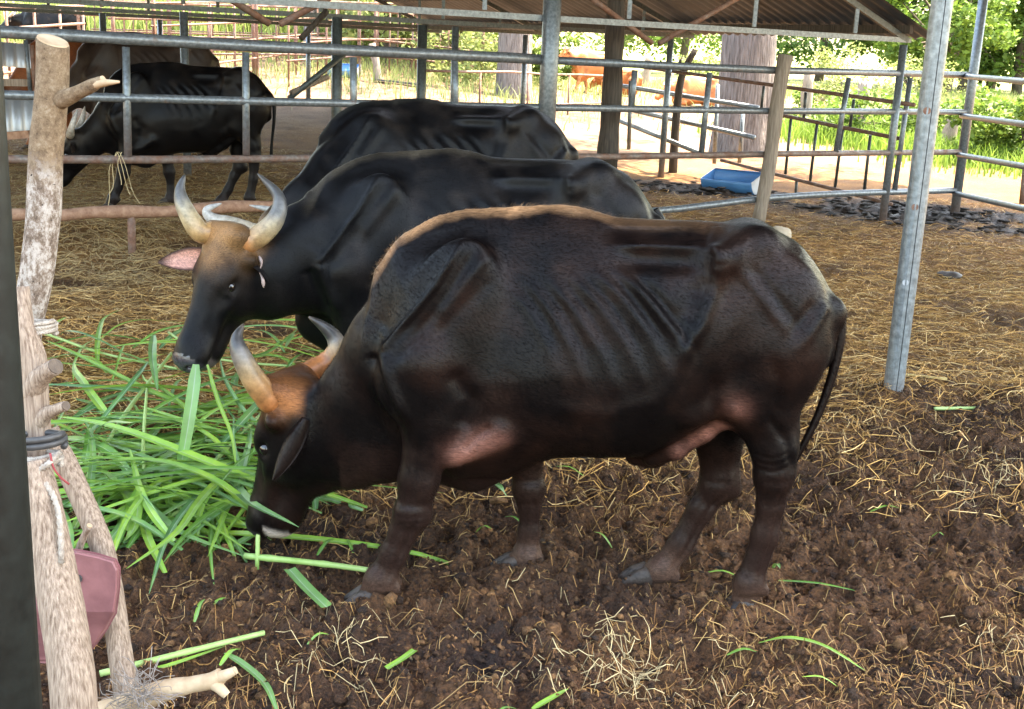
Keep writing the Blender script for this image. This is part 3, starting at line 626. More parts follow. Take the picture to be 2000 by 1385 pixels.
for i, (px, py, hh, cr, n_, mt_, sz) in enumerate(((1640,232,2.0,1.3,2600,'leaf_pale',.11),(1775,240,1.8,1.3,2400,'leaf_pale',.10),(1930,318,1.3,1.1,2600,'leaf_bright',.14),(1830,285,1.0,1.0,2000,'leaf_bright',.13),(1700,280,1.0,1.3,2400,'leaf_bright',.13),(1590,255,.9,1.0,1500,'leaf_bright',.12),(1985,322,1.2,.9,2000,'leaf_bright',.14),(1370,175,1.3,1.2,1600,'leaf_pale',.16),(1070,170,2.2,1.2,2000,'leaf_bright',.17),(900,165,1.5,1.6,1800,'leaf_pale',.16))):
    p = on_land(px, py); tree(p, hh, cr, 26, n_, sz, mt_, BL[i], .03, group='bushes along the boundary', name='bush', low=.1, cl=1.2)
# tall green grass field behind the left fences and weeds on the right: past counting
def grass_field(name, pts, n, h, mat, label, spread, back=0.0, thin=.03):
    base = []
    for px, py, k in pts:
        p = on_land(px, py)+[0, back, 0]; base.append(np.stack([p[0]+rng.normal(0, spread, int(n*k)), p[1]+rng.normal(0, spread*1.2, int(n*k))], 1))
    B_ = np.vstack(base); n = len(B_); z = terrain(B_[:, 0], B_[:, 1])-.05; hh = h*rng.uniform(.5, 1.15, n); a = rng.random(n)*6.283; wv = h*thin*rng.uniform(.6, 1.4, n); ln = rng.normal(0, .28, (n, 2))*hh[:, None]
    V = []
    for t in (0, .4, .75, 1.0):
        c = np.column_stack([B_+ln*t*t, z+hh*(t-.28*t*t*np.abs(ln).sum(1)/hh)]); o_ = np.column_stack([np.cos(a), np.sin(a), 0*a])*(wv*(1-t*.85))[:, None]; V += [c-o_, c+o_]
    V = np.stack(V, 1).reshape(-1, 3); b0 = (np.arange(n)*8)[:, None]; F = np.concatenate([b0+np.array([[2*i, 2*i+1, 2*i+3, 2*i+2]]) for i in range(3)])
    col = np.repeat(np.clip(rng.normal(.5, .25, n), 0, 1), 8); return tag(mesh_obj(name, V, F, MAT[mat], None, False, np.stack([col]*3, 1)), label, 'grass', kind='stuff')
grass_field('tall_grass', [(x, 96+.03*x, 1) for x in range(150, 720, 45)], 2600, 2.7, 'field_grass', 'tall bright green fodder grass growing behind the far left fences', 2.4, 8.0, .013)
grass_field('weeds', [(1540,262,.6),(1620,270,1),(1700,282,1),(1780,290,1),(1850,303,1),(1930,322,1),(1995,325,1),(1660,245,1),(1760,250,1),(1900,280,1),(1990,270,1)], 900, .55, 'tall_grass', 'green weeds growing along the boundary on the right', .9)
grass_field('dry_grass', [(x, 150+.04*(x-700), 1) for x in range(700, 2050, 110)], 900, .5, 'leaf_pale', 'sunlit pale grass on the far ground behind the sheds', 3.0)

# ================================================================ cattle
class SDF:
    """smooth-blended volume on a grid, meshed by surface nets"""
    def __init__(s, lo, hi, h):
        s.lo = np.array(lo, float); s.h = h
        s.n = np.ceil((np.array(hi)-s.lo)/h).astype(int)+1
        s.g = np.full(s.n, 1.0, np.float32)
        s.ax = [s.lo[i]+h*np.arange(s.n[i]) for i in range(3)]
    def sub(s, lo, hi):
        a = np.clip(np.floor((np.array(lo)-s.lo)/s.h).astype(int), 0, s.n); b = np.clip(np.ceil((np.array(hi)-s.lo)/s.h).astype(int)+1, 0, s.n)
        if (b <= a).any(): return None
        sl = tuple(slice(a[i], b[i]) for i in range(3))
        X, Y, Z = np.meshgrid(*[s.ax[i][sl[i]] for i in range(3)], indexing='ij', sparse=True)
        return sl, X.astype(np.float32), Y.astype(np.float32), Z.astype(np.float32)
    def blend(s, sl, d, k, cut=False):
        a = s.g[sl]
        if cut:
            d = -d; hh = np.maximum(k-np.abs(a-d), 0)/k; s.g[sl] = np.maximum(a, d)+hh*hh*k*0.25
        else:
            hh = np.maximum(k-np.abs(a-d), 0)/k; s.g[sl] = np.minimum(a, d)-hh*hh*k*0.25
    def cone(s, a, b, ra, rb, k=0.05, lat=(0, 1, 0), ls=1.0, cut=False):
        """tapered limb from a to b; squeezed by ls along the direction lat"""
        a = np.array(a, np.float32); b = np.array(b, np.float32); m_ = max(ra, rb)*max(1, ls)+k+2*s.h
        q = s.sub(np.minimum(a, b)-m_, np.maximum(a, b)+m_)
        if q is None: return
        sl, X, Y, Z = q
        lat = np.array(lat, np.float32); lat = lat/np.linalg.norm(lat)
        X = X-a[0]; Y = Y-a[1]; Z = Z-a[2]; d = b-a
        if ls != 1.0:
            l = X*lat[0]+Y*lat[1]+Z*lat[2]; e = (1/ls-1)
            X = X+l*e*lat[0]; Y = Y+l*e*lat[1]; Z = Z+l*e*lat[2]
            dl = d@lat; d = d+lat*dl*e
        L2 = max(float(d@d), 1e-9)
        t = np.clip((X*d[0]+Y*d[1]+Z*d[2])/L2, 0, 1)
        D = np.sqrt((X-t*d[0])**2+(Y-t*d[1])**2+(Z-t*d[2])**2)-(ra+(rb-ra)*t)
        s.blend(sl, (D*min(1.0, ls*1.15)).astype(np.float32), k, cut)
    def chain(s, P, r, k=0.05, lat=(0, 1, 0), ls=1.0):
        for i in range(len(P)-1): s.cone(P[i], P[i+1], r[i], r[i+1], k if i == 0 else min(k, 0.03), lat, ls)
    def ell(s, c, r, k=0.05, M=None, cut=False):
        """ellipsoid of radii r, axes = columns of M"""
        c = np.array(c, np.float32); r = np.array(r, np.float32)
        M = np.eye(3) if M is None else np.asarray(M, float)
        ext = np.sqrt(((M*r)**2).sum(1))+k+2*s.h
        q = s.sub(c-ext, c+ext)
        if q is None: return
        sl, X, Y, Z = q; X = X-c[0]; Y = Y-c[1]; Z = Z-c[2]; S = 0; S2 = 0
        for i in range(3):
            l = (X*M[0, i]+Y*M[1, i]+Z*M[2, i])/r[i]; S = S+l*l; S2 = S2+(l/r[i])**2
        S = np.sqrt(S); g = np.sqrt(S2)+1e-6
        s.blend(sl, (S*(S-1)/g).astype(np.float32), k, cut)
    def loft(s, st, k=0.05):
        """barrel along x: rows of x, top, bottom, half width, waist fraction, upper exponent, lower exponent, y shift"""
        st = np.array(st, float); x = s.ax[0]
        par = [np.interp(x, st[:, 0], st[:, j]) for j in range(1, st.shape[1])]
        ker = np.ones(7)/7
        par = [np.convolve(np.pad(p, 3, mode='edge'), ker, 'valid') for p in par]
        top, bot, wd, wf, pu, pl, ys = [p.astype(np.float32)[:, None, None] for p in par]
        zc = bot+(top-bot)*wf
        Y = s.ax[1].astype(np.float32)[None, :, None]; Z = s.ax[2].astype(np.float32)[None, None, :]
        v = np.abs(Y-ys)/wd; up = (Z > zc)
        u = np.where(up, (Z-zc)/np.maximum(top-zc, 1e-3), (zc-Z)/np.maximum(zc-bot, 1e-3)); u = np.abs(u)
        p = np.where(up, pu, pl)
        r = (v**p+u**p+1e-9)**(1/p)
        sc = np.minimum(wd, (top-bot)*0.5)
        d = (r-1)*sc*0.85
        X = x.astype(np.float32)[:, None, None]
        d = np.maximum(d, np.maximum(st[0, 0]-X, X-st[-1, 0]))
        s.blend((slice(None),)*3, d.astype(np.float32), k)
    def mesh(s, smooth=2):
        g = s.g; ins = g < 0; n = s.n
        c = np.zeros(n-1, np.int8)
        for a in (0, 1):
            for b in (0, 1):
                for d in (0, 1): c += ins[a:n[0]-1+a, b:n[1]-1+b, d:n[2]-1+d]
        act = (c > 0) & (c < 8); idx = np.argwhere(act); K = len(idx)
        vid = np.full(n-1, -1, np.int64); vid[act] = np.arange(K)
        acc = np.zeros((K, 3)); cnt = np.zeros(K)
        cor = [(a, b, d) for a in (0, 1) for b in (0, 1) for d in (0, 1)]
        val = {q: g[idx[:, 0]+q[0], idx[:, 1]+q[1], idx[:, 2]+q[2]] for q in cor}
        for q in cor:
            for ax in range(3):
                if q[ax] == 0:
                    q2 = list(q); q2[ax] = 1; q2 = tuple(q2); a, b = val[q], val[q2]
                    cr = (a < 0) != (b < 0); t = np.where(cr, a/(a-b+1e-12), 0)
                    p = np.array(q, float)[None, :].repeat(K, 0); p[:, ax] += t
                    acc[cr] += p[cr]; cnt[cr] += 1
        V = s.lo+s.h*(idx+acc/cnt[:, None])
        Fs = []
        for ax in range(3):
            o1, o2 = [(1, 2), (2, 0), (0, 1)][ax]
            sl0 = [slice(None)]*3; sl1 = [slice(None)]*3; sl0[ax] = slice(0, -1); sl1[ax] = slice(1, None)
            e = ins[tuple(sl0)] != ins[tuple(sl1)]
            E = np.argwhere(e)
            ok = (E[:, o1] > 0) & (E[:, o2] > 0) & (E[:, o1] < n[o1]-1) & (E[:, o2] < n[o2]-1); E = E[ok]
            if not len(E): continue
            def at_(d1, d2):
                q = E.copy(); q[:, o1] += d1; q[:, o2] += d2; return vid[q[:, 0], q[:, 1], q[:, 2]]
            quad = np.stack([at_(-1, -1), at_(0, -1), at_(0, 0), at_(-1, 0)], 1)
            fl = ins[E[:, 0], E[:, 1], E[:, 2]]
            quad[~fl] = quad[~fl][:, ::-1]
            Fs.append(quad)
        F = np.vstack(Fs)
        for _ in range(smooth): V = lap(V, F, 0.5); V = lap(V, F, -0.45)
        wl = sstep(.72, .5, V[:, 2])*sstep(-.66, -.6, V[:, 0])
        for _ in range(int(.026/s.h)): V = V+(lap(V, F, .6)-V)*wl[:, None]
        return V, F
def edges_of(F):
    e = np.vstack([F[:, [0, 1]], F[:, [1, 2]], F[:, [2, 3]], F[:, [3, 0]]]); return e
def lap(V, F, a):
    e = edges_of(F); acc = np.zeros_like(V); c = np.bincount(e.ravel(), minlength=len(V)).astype(float)
    for k in range(3):
        acc[:, k] = np.bincount(e[:, 0], V[e[:, 1], k], len(V))+np.bincount(e[:, 1], V[e[:, 0], k], len(V))
    return V+a*(acc/np.maximum(c, 1)[:, None]-V)
def normals(V, F):
    fn = np.cross(V[F[:, 2]]-V[F[:, 0]], V[F[:, 3]]-V[F[:, 1]]); Nn = np.zeros_like(V)
    for j in range(4):
        for k in range(3): Nn[:, k] += np.bincount(F[:, j], fn[:, k], len(V))
    return Nn/(np.linalg.norm(Nn, axis=1)[:, None]+1e-12)
def seg_dist(P, pts):
    """distance of 2-D points P to a polyline and the position along it (0..1)"""
    pts = np.array(pts, float); best = np.full(len(P), 9.0); tt = np.zeros(len(P)); k = len(pts)-1
    sgn = np.zeros(len(P))
    for i in range(k):
        a, b = pts[i], pts[i+1]; d = b-a; L2 = d@d
        t = np.clip(((P-a)@d)/L2, 0, 1); q = a+t[:, None]*d; dd = np.linalg.norm(P-q, axis=1)
        cr = d[0]*(P[:, 1]-a[1])-d[1]*(P[:, 0]-a[0])
        m_ = dd < best; best[m_] = dd[m_]; tt[m_] = (i+t[m_])/k; sgn[m_] = np.sign(cr[m_])
    return best, tt, sgn

def px_side(l, Y):                      # photo pixels of the near animal's flank -> (x, z)
    return [(at(a, b, Y)[0], at(a, b, Y)[2]) for a, b in l]

# the lean flank: ridges (+) and hollows (-) of bone and muscle, in the animal's own side view
STROKES = []
def stroke(l, width, height, Y=3.98, fade=(0.15, 0.15)): STROKES.append((px_side(l, Y), width, height, fade))
stroke([(905,470),(850,560),(790,635),(745,690)], .011, .018, fade=(.2, .05))                 # spine of the shoulder blade
stroke([(932,482),(880,572),(815,652),(768,705)], .020, -.013)
stroke([(865,470),(810,560),(755,620),(735,660)], .038, -.010)
stroke([(955,500),(900,560),(850,620)], .022, .010)
stroke([(965,545),(905,600),(850,660)], .024, -.006)
stroke([(745,690),(765,750),(800,830)], .022, .020, fade=(.1, .3))            # front of the shoulder
stroke([(722,700),(742,760),(776,840)], .026, -.022, fade=(.1, .3))
for a, b, c, d_, hgt in (((990,565),(1030,605),(1062,660),(1085,720),.6),((1030,556),(1078,612),(1118,680),(1140,745),.9),((1072,548),(1125,608),(1172,680),(1200,750),1.1),
                     ((1118,540),(1172,596),(1222,668),(1250,735),1.2),((1165,532),(1218,584),(1268,652),(1295,715),1.3),((1217,538),(1268,588),(1318,650),(1335,690),1.9)):
    stroke([a, b, c, d_], .019, .0092*hgt, fade=(.25, .55))                        # ribs
    stroke([(q[0]+23, q[1]+1) for q in (a, b, c, d_)], .018, -.0068*hgt, fade=(.25, .55))
stroke([(1195,490),(1280,492),(1350,494),(1398,488)], .014, .016, fade=(.3, .0))  # ends of the loin bones
stroke([(1200,514),(1290,517),(1370,522)], .034, -.022, fade=(.3, .2))
stroke([(1180,462),(1290,465),(1385,468)], .022, -.010, fade=(.3, .2))
stroke([(1372,540),(1350,590),(1325,640)], .046, -.018, fade=(.3, .3))                # hollow of the flank
stroke([(1420,455),(1404,480),(1410,515)], .019, .016, fade=(.05, .1))           # hip bone
stroke([(1412,505),(1398,560),(1368,630),(1328,690),(1300,760)], .024, .022, fade=(.1, .45))
stroke([(1455,490),(1490,508),(1525,535)], .045, -.007, fade=(.2, .3))           # hollow behind the hip
stroke([(1432,520),(1425,580),(1420,640)], .026, -.006, fade=(.2, .4))
stroke([(1448,530),(1490,585),(1536,650)], .018, .008, fade=(.2, .3))
stroke([(1470,520),(1520,585),(1560,640)], .020, -.009, fade=(.2, .3))
stroke([(1625,600),(1590,640),(1550,690)], .022, .011, fade=(.1, .4))
stroke([(1600,590),(1560,630),(1530,670)], .022, -.010, fade=(.2, .4))
stroke([(1500,690),(1520,740),(1515,800),(1490,860)], .022, -.010, fade=(.3, .3))
stroke([(1432,800),(1436,812)], .022, .010, fade=(.0, .0))                       # stifle
stroke([(1395,720),(1390,780),(1410,840)], .024, -.012, fade=(.3, .3))
stroke([(960,830),(930,850),(905,880)], .016, -.012)
stroke([(880,720),(920,780),(900,840)], .030, -.014)                             # behind the elbow
stroke([(1290,770),(1180,800),(1080,790)], .030, .006)
for i in range(6):
    x = 962+i*12; stroke([(x,700+i*6),(x+4,745+i*5),(x+16,795+i*3)], .005, -.0022)
for z_ in (0, 1, 2): stroke([(1455,880+z_*14),(1500,886+z_*14),(1540,876+z_*14)], .006, -.0035, Y=4.06)
for x_, z_ in ((-.34,.37),(-.335,.345)): STROKES.append(([(x_-.06,z_),(x_+.06,z_+.01)], .006, -.003, (.2, .2)))

for kx_, (pl_, rr_, y_) in (('fn', ([(-.333,.372),(-.365,.30),(-.398,.21),(-.445,.10)], .047, -1)), ('ff', ([(.088,.345),(.095,.27),(.097,.17),(.092,.06)], .039, 1)), ('hn', ([(.965,.50),(.965,.42),(.955,.32),(.915,.125)], .049, -1)), ('hf', ([(.80,.40),(.755,.32),(.69,.17),(.62,.055)], .048, 1))):
    STROKES.append(([(a+rr_*.42, b) for a, b in pl_], .009, -.0065, (.15, .25))); STROKES.append(([(a+rr_*.80, b) for a, b in pl_], .010, .005, (.15, .25))); STROKES.append(([(a-rr_*.45, b) for a, b in pl_], .010, -.0035, (.2, .3)))
    STROKES.append(([(pl_[0][0]-.05, pl_[0][1]+.045), (pl_[0][0]+.05, pl_[0][1]+.05)], .014, -.0035, (.2, .2))); STROKES.append(([(pl_[0][0]-.05, pl_[0][1]-.05), (pl_[0][0]+.05, pl_[0][1]-.045)], .014, -.0030, (.2, .2)))
    STROKES.append(([(pl_[-1][0]-.05, pl_[-1][1]-.045), (pl_[-1][0]+.05, pl_[-1][1]-.035)], .010, -.006, (.2, .2)))
stroke([(815,860),(812,920),(800,985)], .012, -.007); stroke([(850,860),(845,930),(830,985)], .014, .006)
STROKES.append(([(.90,.80),(.985,.70),(1.015,.60)], .016, -.010, (.2, .2)))
def head_prims(S, P, M, sc=1.0, dip=0.0):
    """bovine head volume: poll at P, columns of M = forward, left, up"""
    L = lambda x, y, z: P+M@(np.array([x, y, z])*sc)
    lat = M[:, 1]; e = lambda c, r, k=.05, cut=False: S.ell(L(*c), np.array(r)*sc, k*sc, M, cut)
    c_ = lambda a, b, ra, rb, k=.05, ls=1.0: S.cone(L(*a), L(*b), ra*sc, rb*sc, k*sc, lat, ls)
    c_((-.005,-.085,-.01), (-.005,.085,-.01), .052, .052, .05)       # poll ridge that carries the horns
    e((.06,0,-.075), (.13,.105,.095))                                 # cranium
    e((.13,0,-.035), (.13,.105,.05), .06)                             # broad forehead
    c_((.16,0,-.075), (.47,0,-.072), .088, .062, .06, .86)            # nasal bridge
    c_((.20,0,-.035), (.44,0,-.045), .040, .030, .04, .95)
    e((.490,0,-.085), (.078,.082,.066), .05)                          # muzzle
    e((.525,0,-.068), (.040,.072,.046), .03)
    e((.46,0,-.150), (.075,.055,.042), .04)                           # chin
    c_((.12,0,-.205), (.43,0,-.150), .085, .050, .06, .75)            # lower jaw
    for s_ in (-1, 1):
        e((.17, s_*.062, -.135), (.125,.046,.095), .05)               # cheek muscle
        e((.165, s_*.085, -.030), (.055,.028,.030), .03)              # brow
        e((.24, s_*.078, -.085), (.060,.026,.022), .03)               # cheek bone
        c_((.26, s_*.062, -.085), (.44, s_*.040, -.100), .022, .018, .03)
        e((.196, s_*.112, -.055), (.028,.018,.020), .016, True)       # socket
        e((.550, s_*.040, -.060), (.024,.019,.012), .008, True)       # nostril
        e((.545, s_*.056, -.070), (.020,.014,.010), .006, True)
        c_((.07, s_*.095, -.07), (.07, s_*.13, -.075), .030, .026, .03)   # root of the ear
        ml = [(.562,.0,-.118),(.545,s_*.045,-.116),(.50,s_*.078,-.118),(.43,s_*.076,-.128),(.36,s_*.066,-.138)]
        for a_, b_ in zip(ml[:-1], ml[1:]): S.cone(L(*a_), L(*b_), .007*sc, .006*sc, .008, lat, 1.0, True)   # mouth line
        c_((.165, s_*.098, -.038), (.232, s_*.098, -.050), .011, .009, .016)      # upper lid
        c_((.168, s_*.096, -.072), (.232, s_*.094, -.068), .009, .008, .016)      # lower lid
    return L
BARREL = [(-.50,1.20,.80,.07,.50,1.7,2.0,0),(-.42,1.345,.63,.15,.45,1.5,2.0,0),(-.30,1.422,.50,.200,.42,1.40,2.0,0),(-.20,1.453,.44,.225,.42,1.32,2.0,0),(0,1.472,.47,.250,.42,1.30,2.05,0),
          (.15,1.487,.55,.275,.40,1.30,2.1,0),(.25,1.474,.565,.285,.40,1.38,2.2,0),(.34,1.448,.567,.29,.40,1.5,2.2,0),(.50,1.446,.575,.280,.42,1.6,2.2,0),(.64,1.449,.655,.262,.46,1.7,2.2,0),
          (.76,1.445,.74,.240,.52,1.85,2.2,0),(.88,1.440,.82,.222,.54,1.8,2.2,0),(1.0,1.386,.86,.190,.54,1.8,2.2,0),(1.08,1.296,.86,.150,.52,1.9,2.2,0),(1.15,1.185,.95,.075,.52,2.0,2.0,0)]
LEGS_WALK = dict(
  fn=([(-.30,.92),(-.275,.72),(-.315,.50),(-.333,.372),(-.365,.30),(-.398,.21),(-.445,.10),(-.485,.025)], [.13,.098,.070,.060,.049,.047,.053,.050], -.185),
  ff=([(-.12,.92),(.02,.72),(.065,.50),(.088,.345),(.095,.27),(.097,.17),(.092,.06),(.045,-.005)], [.12,.095,.068,.055,.042,.039,.052,.048], .185),
  hn=([(.915,1.02),(.90,.83),(.955,.66),(.965,.545),(.965,.45),(.955,.32),(.915,.125),(.90,.045)], [.175,.135,.082,.062,.049,.047,.050,.047], -.125),
  hf=([(.90,1.00),(.83,.80),(.80,.60),(.815,.42),(.755,.32),(.69,.17),(.62,.055),(.55,-.005)], [.16,.125,.085,.064,.050,.047,.051,.047], .125))
HOCKS = dict(hn=((.965,.57),(1.02,.575)), hf=((.83,.45),(.885,.40)))

def body_volume(h, neck, heads, legs=LEGS_WALK, hocks=HOCKS, lo=(-1.25,-.42,-.06), hi=(1.3,.62,1.62), barrel=BARREL, neck_ls=.62):
    S = SDF(lo, hi, h)
    S.loft(barrel, .05)
    for s_ in (-1, 1):
        a = R(14); M = np.array([[math.cos(a),0,math.sin(a)],[0,1,0],[-math.sin(a),0,math.cos(a)]])
        S.ell((-.235, s_*.150, 1.05), (.165,.075,.33), .07, M)           # shoulder blade and muscle
        S.ell((-.36, s_*.165, .86), (.115,.075,.15), .06)                # point of the shoulder
        S.cone((.712, s_*.178, 1.350), (.83, s_*.10, 1.378), .026, .050, .11)              # hip bone
        S.ell((.935, s_*.130, 1.07), (.165,.095,.27), .06)                # thigh
        S.ell((1.115, s_*.085, 1.15), (.055,.045,.06), .05)              # pin bone
        S.ell((.795, s_*.165, .865), (.085,.050,.095), .05)                  # stifle
        S.cone((.64, s_*.18, .79), (.76, s_*.15, .86), .04, .05, .05)    # flank fold
        S.cone((-.20, s_*.185, .60), (-.03, s_*.195, .70), .045, .055, .04)  # skin of the armpit
    S.chain([(-.44,0,.66),(-.30,0,.56),(-.13,0,.505),(.02,0,.58)], [.13,.115,.10,.09], .06, ls=.62)   # brisket
    S.chain([(.78,0,.74),(.66,0,.655),(.54,0,.575),(.47,0,.555)], [.035,.045,.05,.03], .03, ls=.8)     # sheath
    S.chain([(.79,-.09,.765),(.70,-.085,.695),(.61,-.075,.622),(.53,-.06,.572)], [.034,.036,.036,.026], .05)
    for kx, (pl, rr, y) in legs.items():
        sg = -1 if y < 0 else 1
        P3 = [(p[0], y*(1-.10*min(1, max(0, (.6-p[1])))) + (0 if p[1] < .7 else -sg*.02), p[1]) for p in pl]
        S.chain(P3, rr, .06, ls=.82)
        S.ell((P3[3][0], P3[3][1], P3[3][2]), (rr[3]*1.04, rr[3]*.95, .06), .03)      # knee, hock
        f = P3[6]; S.ell(f, (rr[6]*1.02, rr[6]*.98, rr[6]*1.0), .03)                  # fetlock
        for q in (-1, 1): S.ell((f[0]+rr[6]*1.05, f[1]+q*.024, f[2]-.016), (.022,.016,.026), .010)   # dew claws
        if kx in hocks:
            a, b = hocks[kx]; S.cone((a[0], P3[3][1], a[1]), (b[0]-.018, P3[3][1], b[1]), .05, .030, .04)
            S.cone((b[0]-.022, P3[3][1], b[1]+.01), (P3[2][0]+rr[2]*.72, P3[2][1], P3[2][2]+.08), .022, .022, .03)
    for (pts, rr) in neck: S.chain(pts, rr, .09, ls=neck_ls)
    Lf = [head_prims(S, P, M, sc) for P, M, sc in heads]
    return S, Lf

def sculpt(V, F, strokes, amt=1.0, wide=1.0):
    Nn = normals(V, F); P2 = V[:, [0, 2]]; side = np.abs(Nn[:, 1])
    D = np.zeros(len(V))
    trunk = (np.abs(V[:, 1]) > .05) & (V[:, 0] > -.62)
    for pts, wd, hg, fade in strokes:
        wd = wd*wide if wd > .011 else wd; b = np.array(pts); m_ = trunk & (P2[:, 0] > b[:, 0].min()-3*wd) & (P2[:, 0] < b[:, 0].max()+3*wd) & (P2[:, 1] > b[:, 1].min()-3*wd) & (P2[:, 1] < b[:, 1].max()+3*wd)
        i = np.where(m_)[0]
        if not len(i): continue
        d, t, _ = seg_dist(P2[i], pts)
        f = np.exp(-(d/wd)**2)
        if fade[0]: f = f*np.clip(.15+t/fade[0], 0, 1)
        if fade[1]: f = f*np.clip(.15+(1-t)/fade[1], 0, 1)
        D[i] += hg*f
    return V+Nn*(D*np.clip(side*1.5-.15, 0, 1)*amt)[:, None]

def leaf_ear(base, tip, inner, width, cup=.55, thick=.010, n=16, k=12):
    """cupped two-sided ear; returns V, F, mask of the inner side"""
    base = np.array(base, float); tip = np.array(tip, float); ax = tip-base; L = np.linalg.norm(ax); ax /= L
    nn = np.array(inner, float); nn -= ax*(nn@ax); nn /= np.linalg.norm(nn); sd = np.cross(ax, nn)
    V = []; msk = []
    for side in (0, 1):
        for i in range(n+1):
            t = i/n; wv = width/2*(math.sin(math.pi*min(1, t*.93+.07))**.75)*(1-.25*t)+.004
            for j in range(k+1):
                a = (j/k*2-1); off = cup*wv*(a*a-1)*(1-.4*t)
                V.append(base+ax*L*t+sd*wv*a+nn*(off+(-thick*(1-a*a) if side else 0))-nn*.10*L*t*t); msk.append((1-side)*(1-float(sstep(.62, .98, abs(a))))*(1-.9*float(sstep(.72, .95, t))))
    F = []; q = (n+1)*(k+1)
    for i in range(n):
        for j in range(k):
            a = i*(k+1)+j; F.append((a, a+1, a+k+2, a+k+1)); F.append((q+a, q+a+k+1, q+a+k+2, q+a+1))
    for i in range(n):
        for j in (0, k):
            a = i*(k+1)+j; F.append((a, a+k+1, q+a+k+1, q+a) if j == 0 else (a, q+a, q+a+k+1, a+k+1))
    return np.array(V), np.array(F), np.array(msk)

# ---- materials of the cattle
def hide_mat(name, rough=0.5, sheen=0.25, fur=1.0, spec=.3, axis=(2.5, 26, 13)):
    mt, t, b = nodes(name)
    a = N(t, 'Attribute', attribute_name='Col')
    co = objco(t, (1, 1, 1)); fine = noise(t, objco(t, axis, rot=(0, .5, 0)), 14, 6, .65); pat = noise(t, co, 5, 4, .6)
    v = ramp(t, fine, [(.28, (.40,.38,.38)), (.72, (1.75,1.70,1.65))])
    c = mix(t, a.outputs['Color'], v.outputs[0], 1.0, 'MULTIPLY')
    v2 = ramp(t, pat, [(.35, (.75,.75,.78)), (.7, (1.25,1.18,1.12))])
    c = mix(t, c, v2.outputs[0], 1.0, 'MULTIPLY')
    t.links.new(c, b.inputs['Base Color'])
    rr = ramp(t, pat, [(.3, (rough-.08,)*3), (.7, (rough+.12,)*3)]); t.links.new(rr.outputs[0], b.inputs['Roughness'])
    b.inputs['Specular IOR Level'].default_value = spec
    b.inputs['Sheen Weight'].default_value = sheen; b.inputs['Sheen Roughness'].default_value = .35; b.inputs['Sheen Tint'].default_value = (.75,.72,.72,1)
    n1 = bump(t, b, fine, .22*fur, .005)
    bump(t, b, noise(t, co, 7, 3, .5), .10*fur, .02, n1)
    MAT[name] = mt; return mt
hide_mat('coat_brown_black', .34, .0, 1.0, .125)
hide_mat('coat_black', .40, .0, .9, .14)
hide_mat('coat_far', .5, .04, .4)
def horn_mat():
    mt, t, b = nodes('horn'); a = N(t, 'Attribute', attribute_name='Col')
    co = objco(t); nz = noise(t, co, 26, 6, .7)
    v = ramp(t, nz, [(.3, (.50,.48,.46)), (.7, (1.35,1.30,1.25))])
    t.links.new(mix(t, a.outputs['Color'], v.outputs[0], 1.0, 'MULTIPLY'), b.inputs['Base Color'])
    b.inputs['Roughness'].default_value = .38; bump(t, b, noise(t, co, 45, 4), .25, .004); MAT['horn'] = mt
horn_mat()
simple('eye', (.004,.003,.003), (.010,.007,.006), .06, 8, bmp=0, spec=.8)
simple('hoof', (.014,.011,.010), (.070,.048,.036), .55, 26, bmp=.8, bsc=50)
simple('lip', (.50,.46,.43), (.62,.57,.54), .5, 12, bmp=.2)
simple('pale_tag', (.42,.26,.20), (.30,.25,.24), .5, 30, bmp=.2)

HORN_TAN = ((0,(.34,.12,.04)),(.24,(.34,.13,.045)),(.34,(.32,.165,.065)),(.46,(.29,.205,.11)),(.56,(.17,.15,.125)),(.68,(.05,.05,.05)),(.9,(.025,.023,.021)),(1,(.10,.08,.06)))
def horn(parent, pts, r0, stops=HORN_TAN, n=26, m_=14, origin=None):
    P = spline(pts, n); t = np.linspace(0, 1, n)
    rad = r0*np.maximum(1-t**1.55, 0)**.80*(1+.035*np.sin(t*60)*(t < .38))+.0035
    V, F = tube(P, rad, m_)
    cs = np.stack([np.interp(t, [s[0] for s in stops], [s[1][k] for s in stops]) for k in range(3)], 1)
    return mesh_obj('horn', V, F, MAT['horn'], parent, True, np.repeat(cs, m_, 0))
def hoof_pair(parent, c, dirx, r, zb=-.02, lat=(0, 1)):
    """two pointed claws under a fetlock, toe towards dirx (unit 2-D)"""
    d = np.array([dirx[0], dirx[1], 0.0]); d /= np.linalg.norm(d); l = np.array([-d[1], d[0], 0])
    g = Geo()
    for s_ in (-1, 1):
        prof = [(-.055,.032,.055),(-.02,.036,.070),(.03,.034,.055),(.07,.026,.032),(.098,.012,.014)]
        V = []; F = []; n = 10
        for i, (x, wv, hh) in enumerate(prof):
            for j in range(n):
                a = 2*math.pi*j/n; yy = math.cos(a)*wv*.92*(r/.055); zz = max(0, math.sin(a)*.5+.5)
                V.append(np.array(c)*[1,1,0]+np.array([0,0,zb])+d*x*(r/.055)+l*(s_*(.029+.006*i/4)*(r/.055)+yy*.9)+np.array([0,0,zz*hh*1.35*(r/.055)]))
        for i in range(4):
            for j in range(n): F.append((i*n+j, i*n+(j+1) % n, (i+1)*n+(j+1) % n, (i+1)*n+j))
        F += [tuple(range(n-1,-1,-1)), tuple(4*n+j for j in range(n))]
        g.add(V, F)
    return g.obj('hoof', MAT['hoof'], parent)

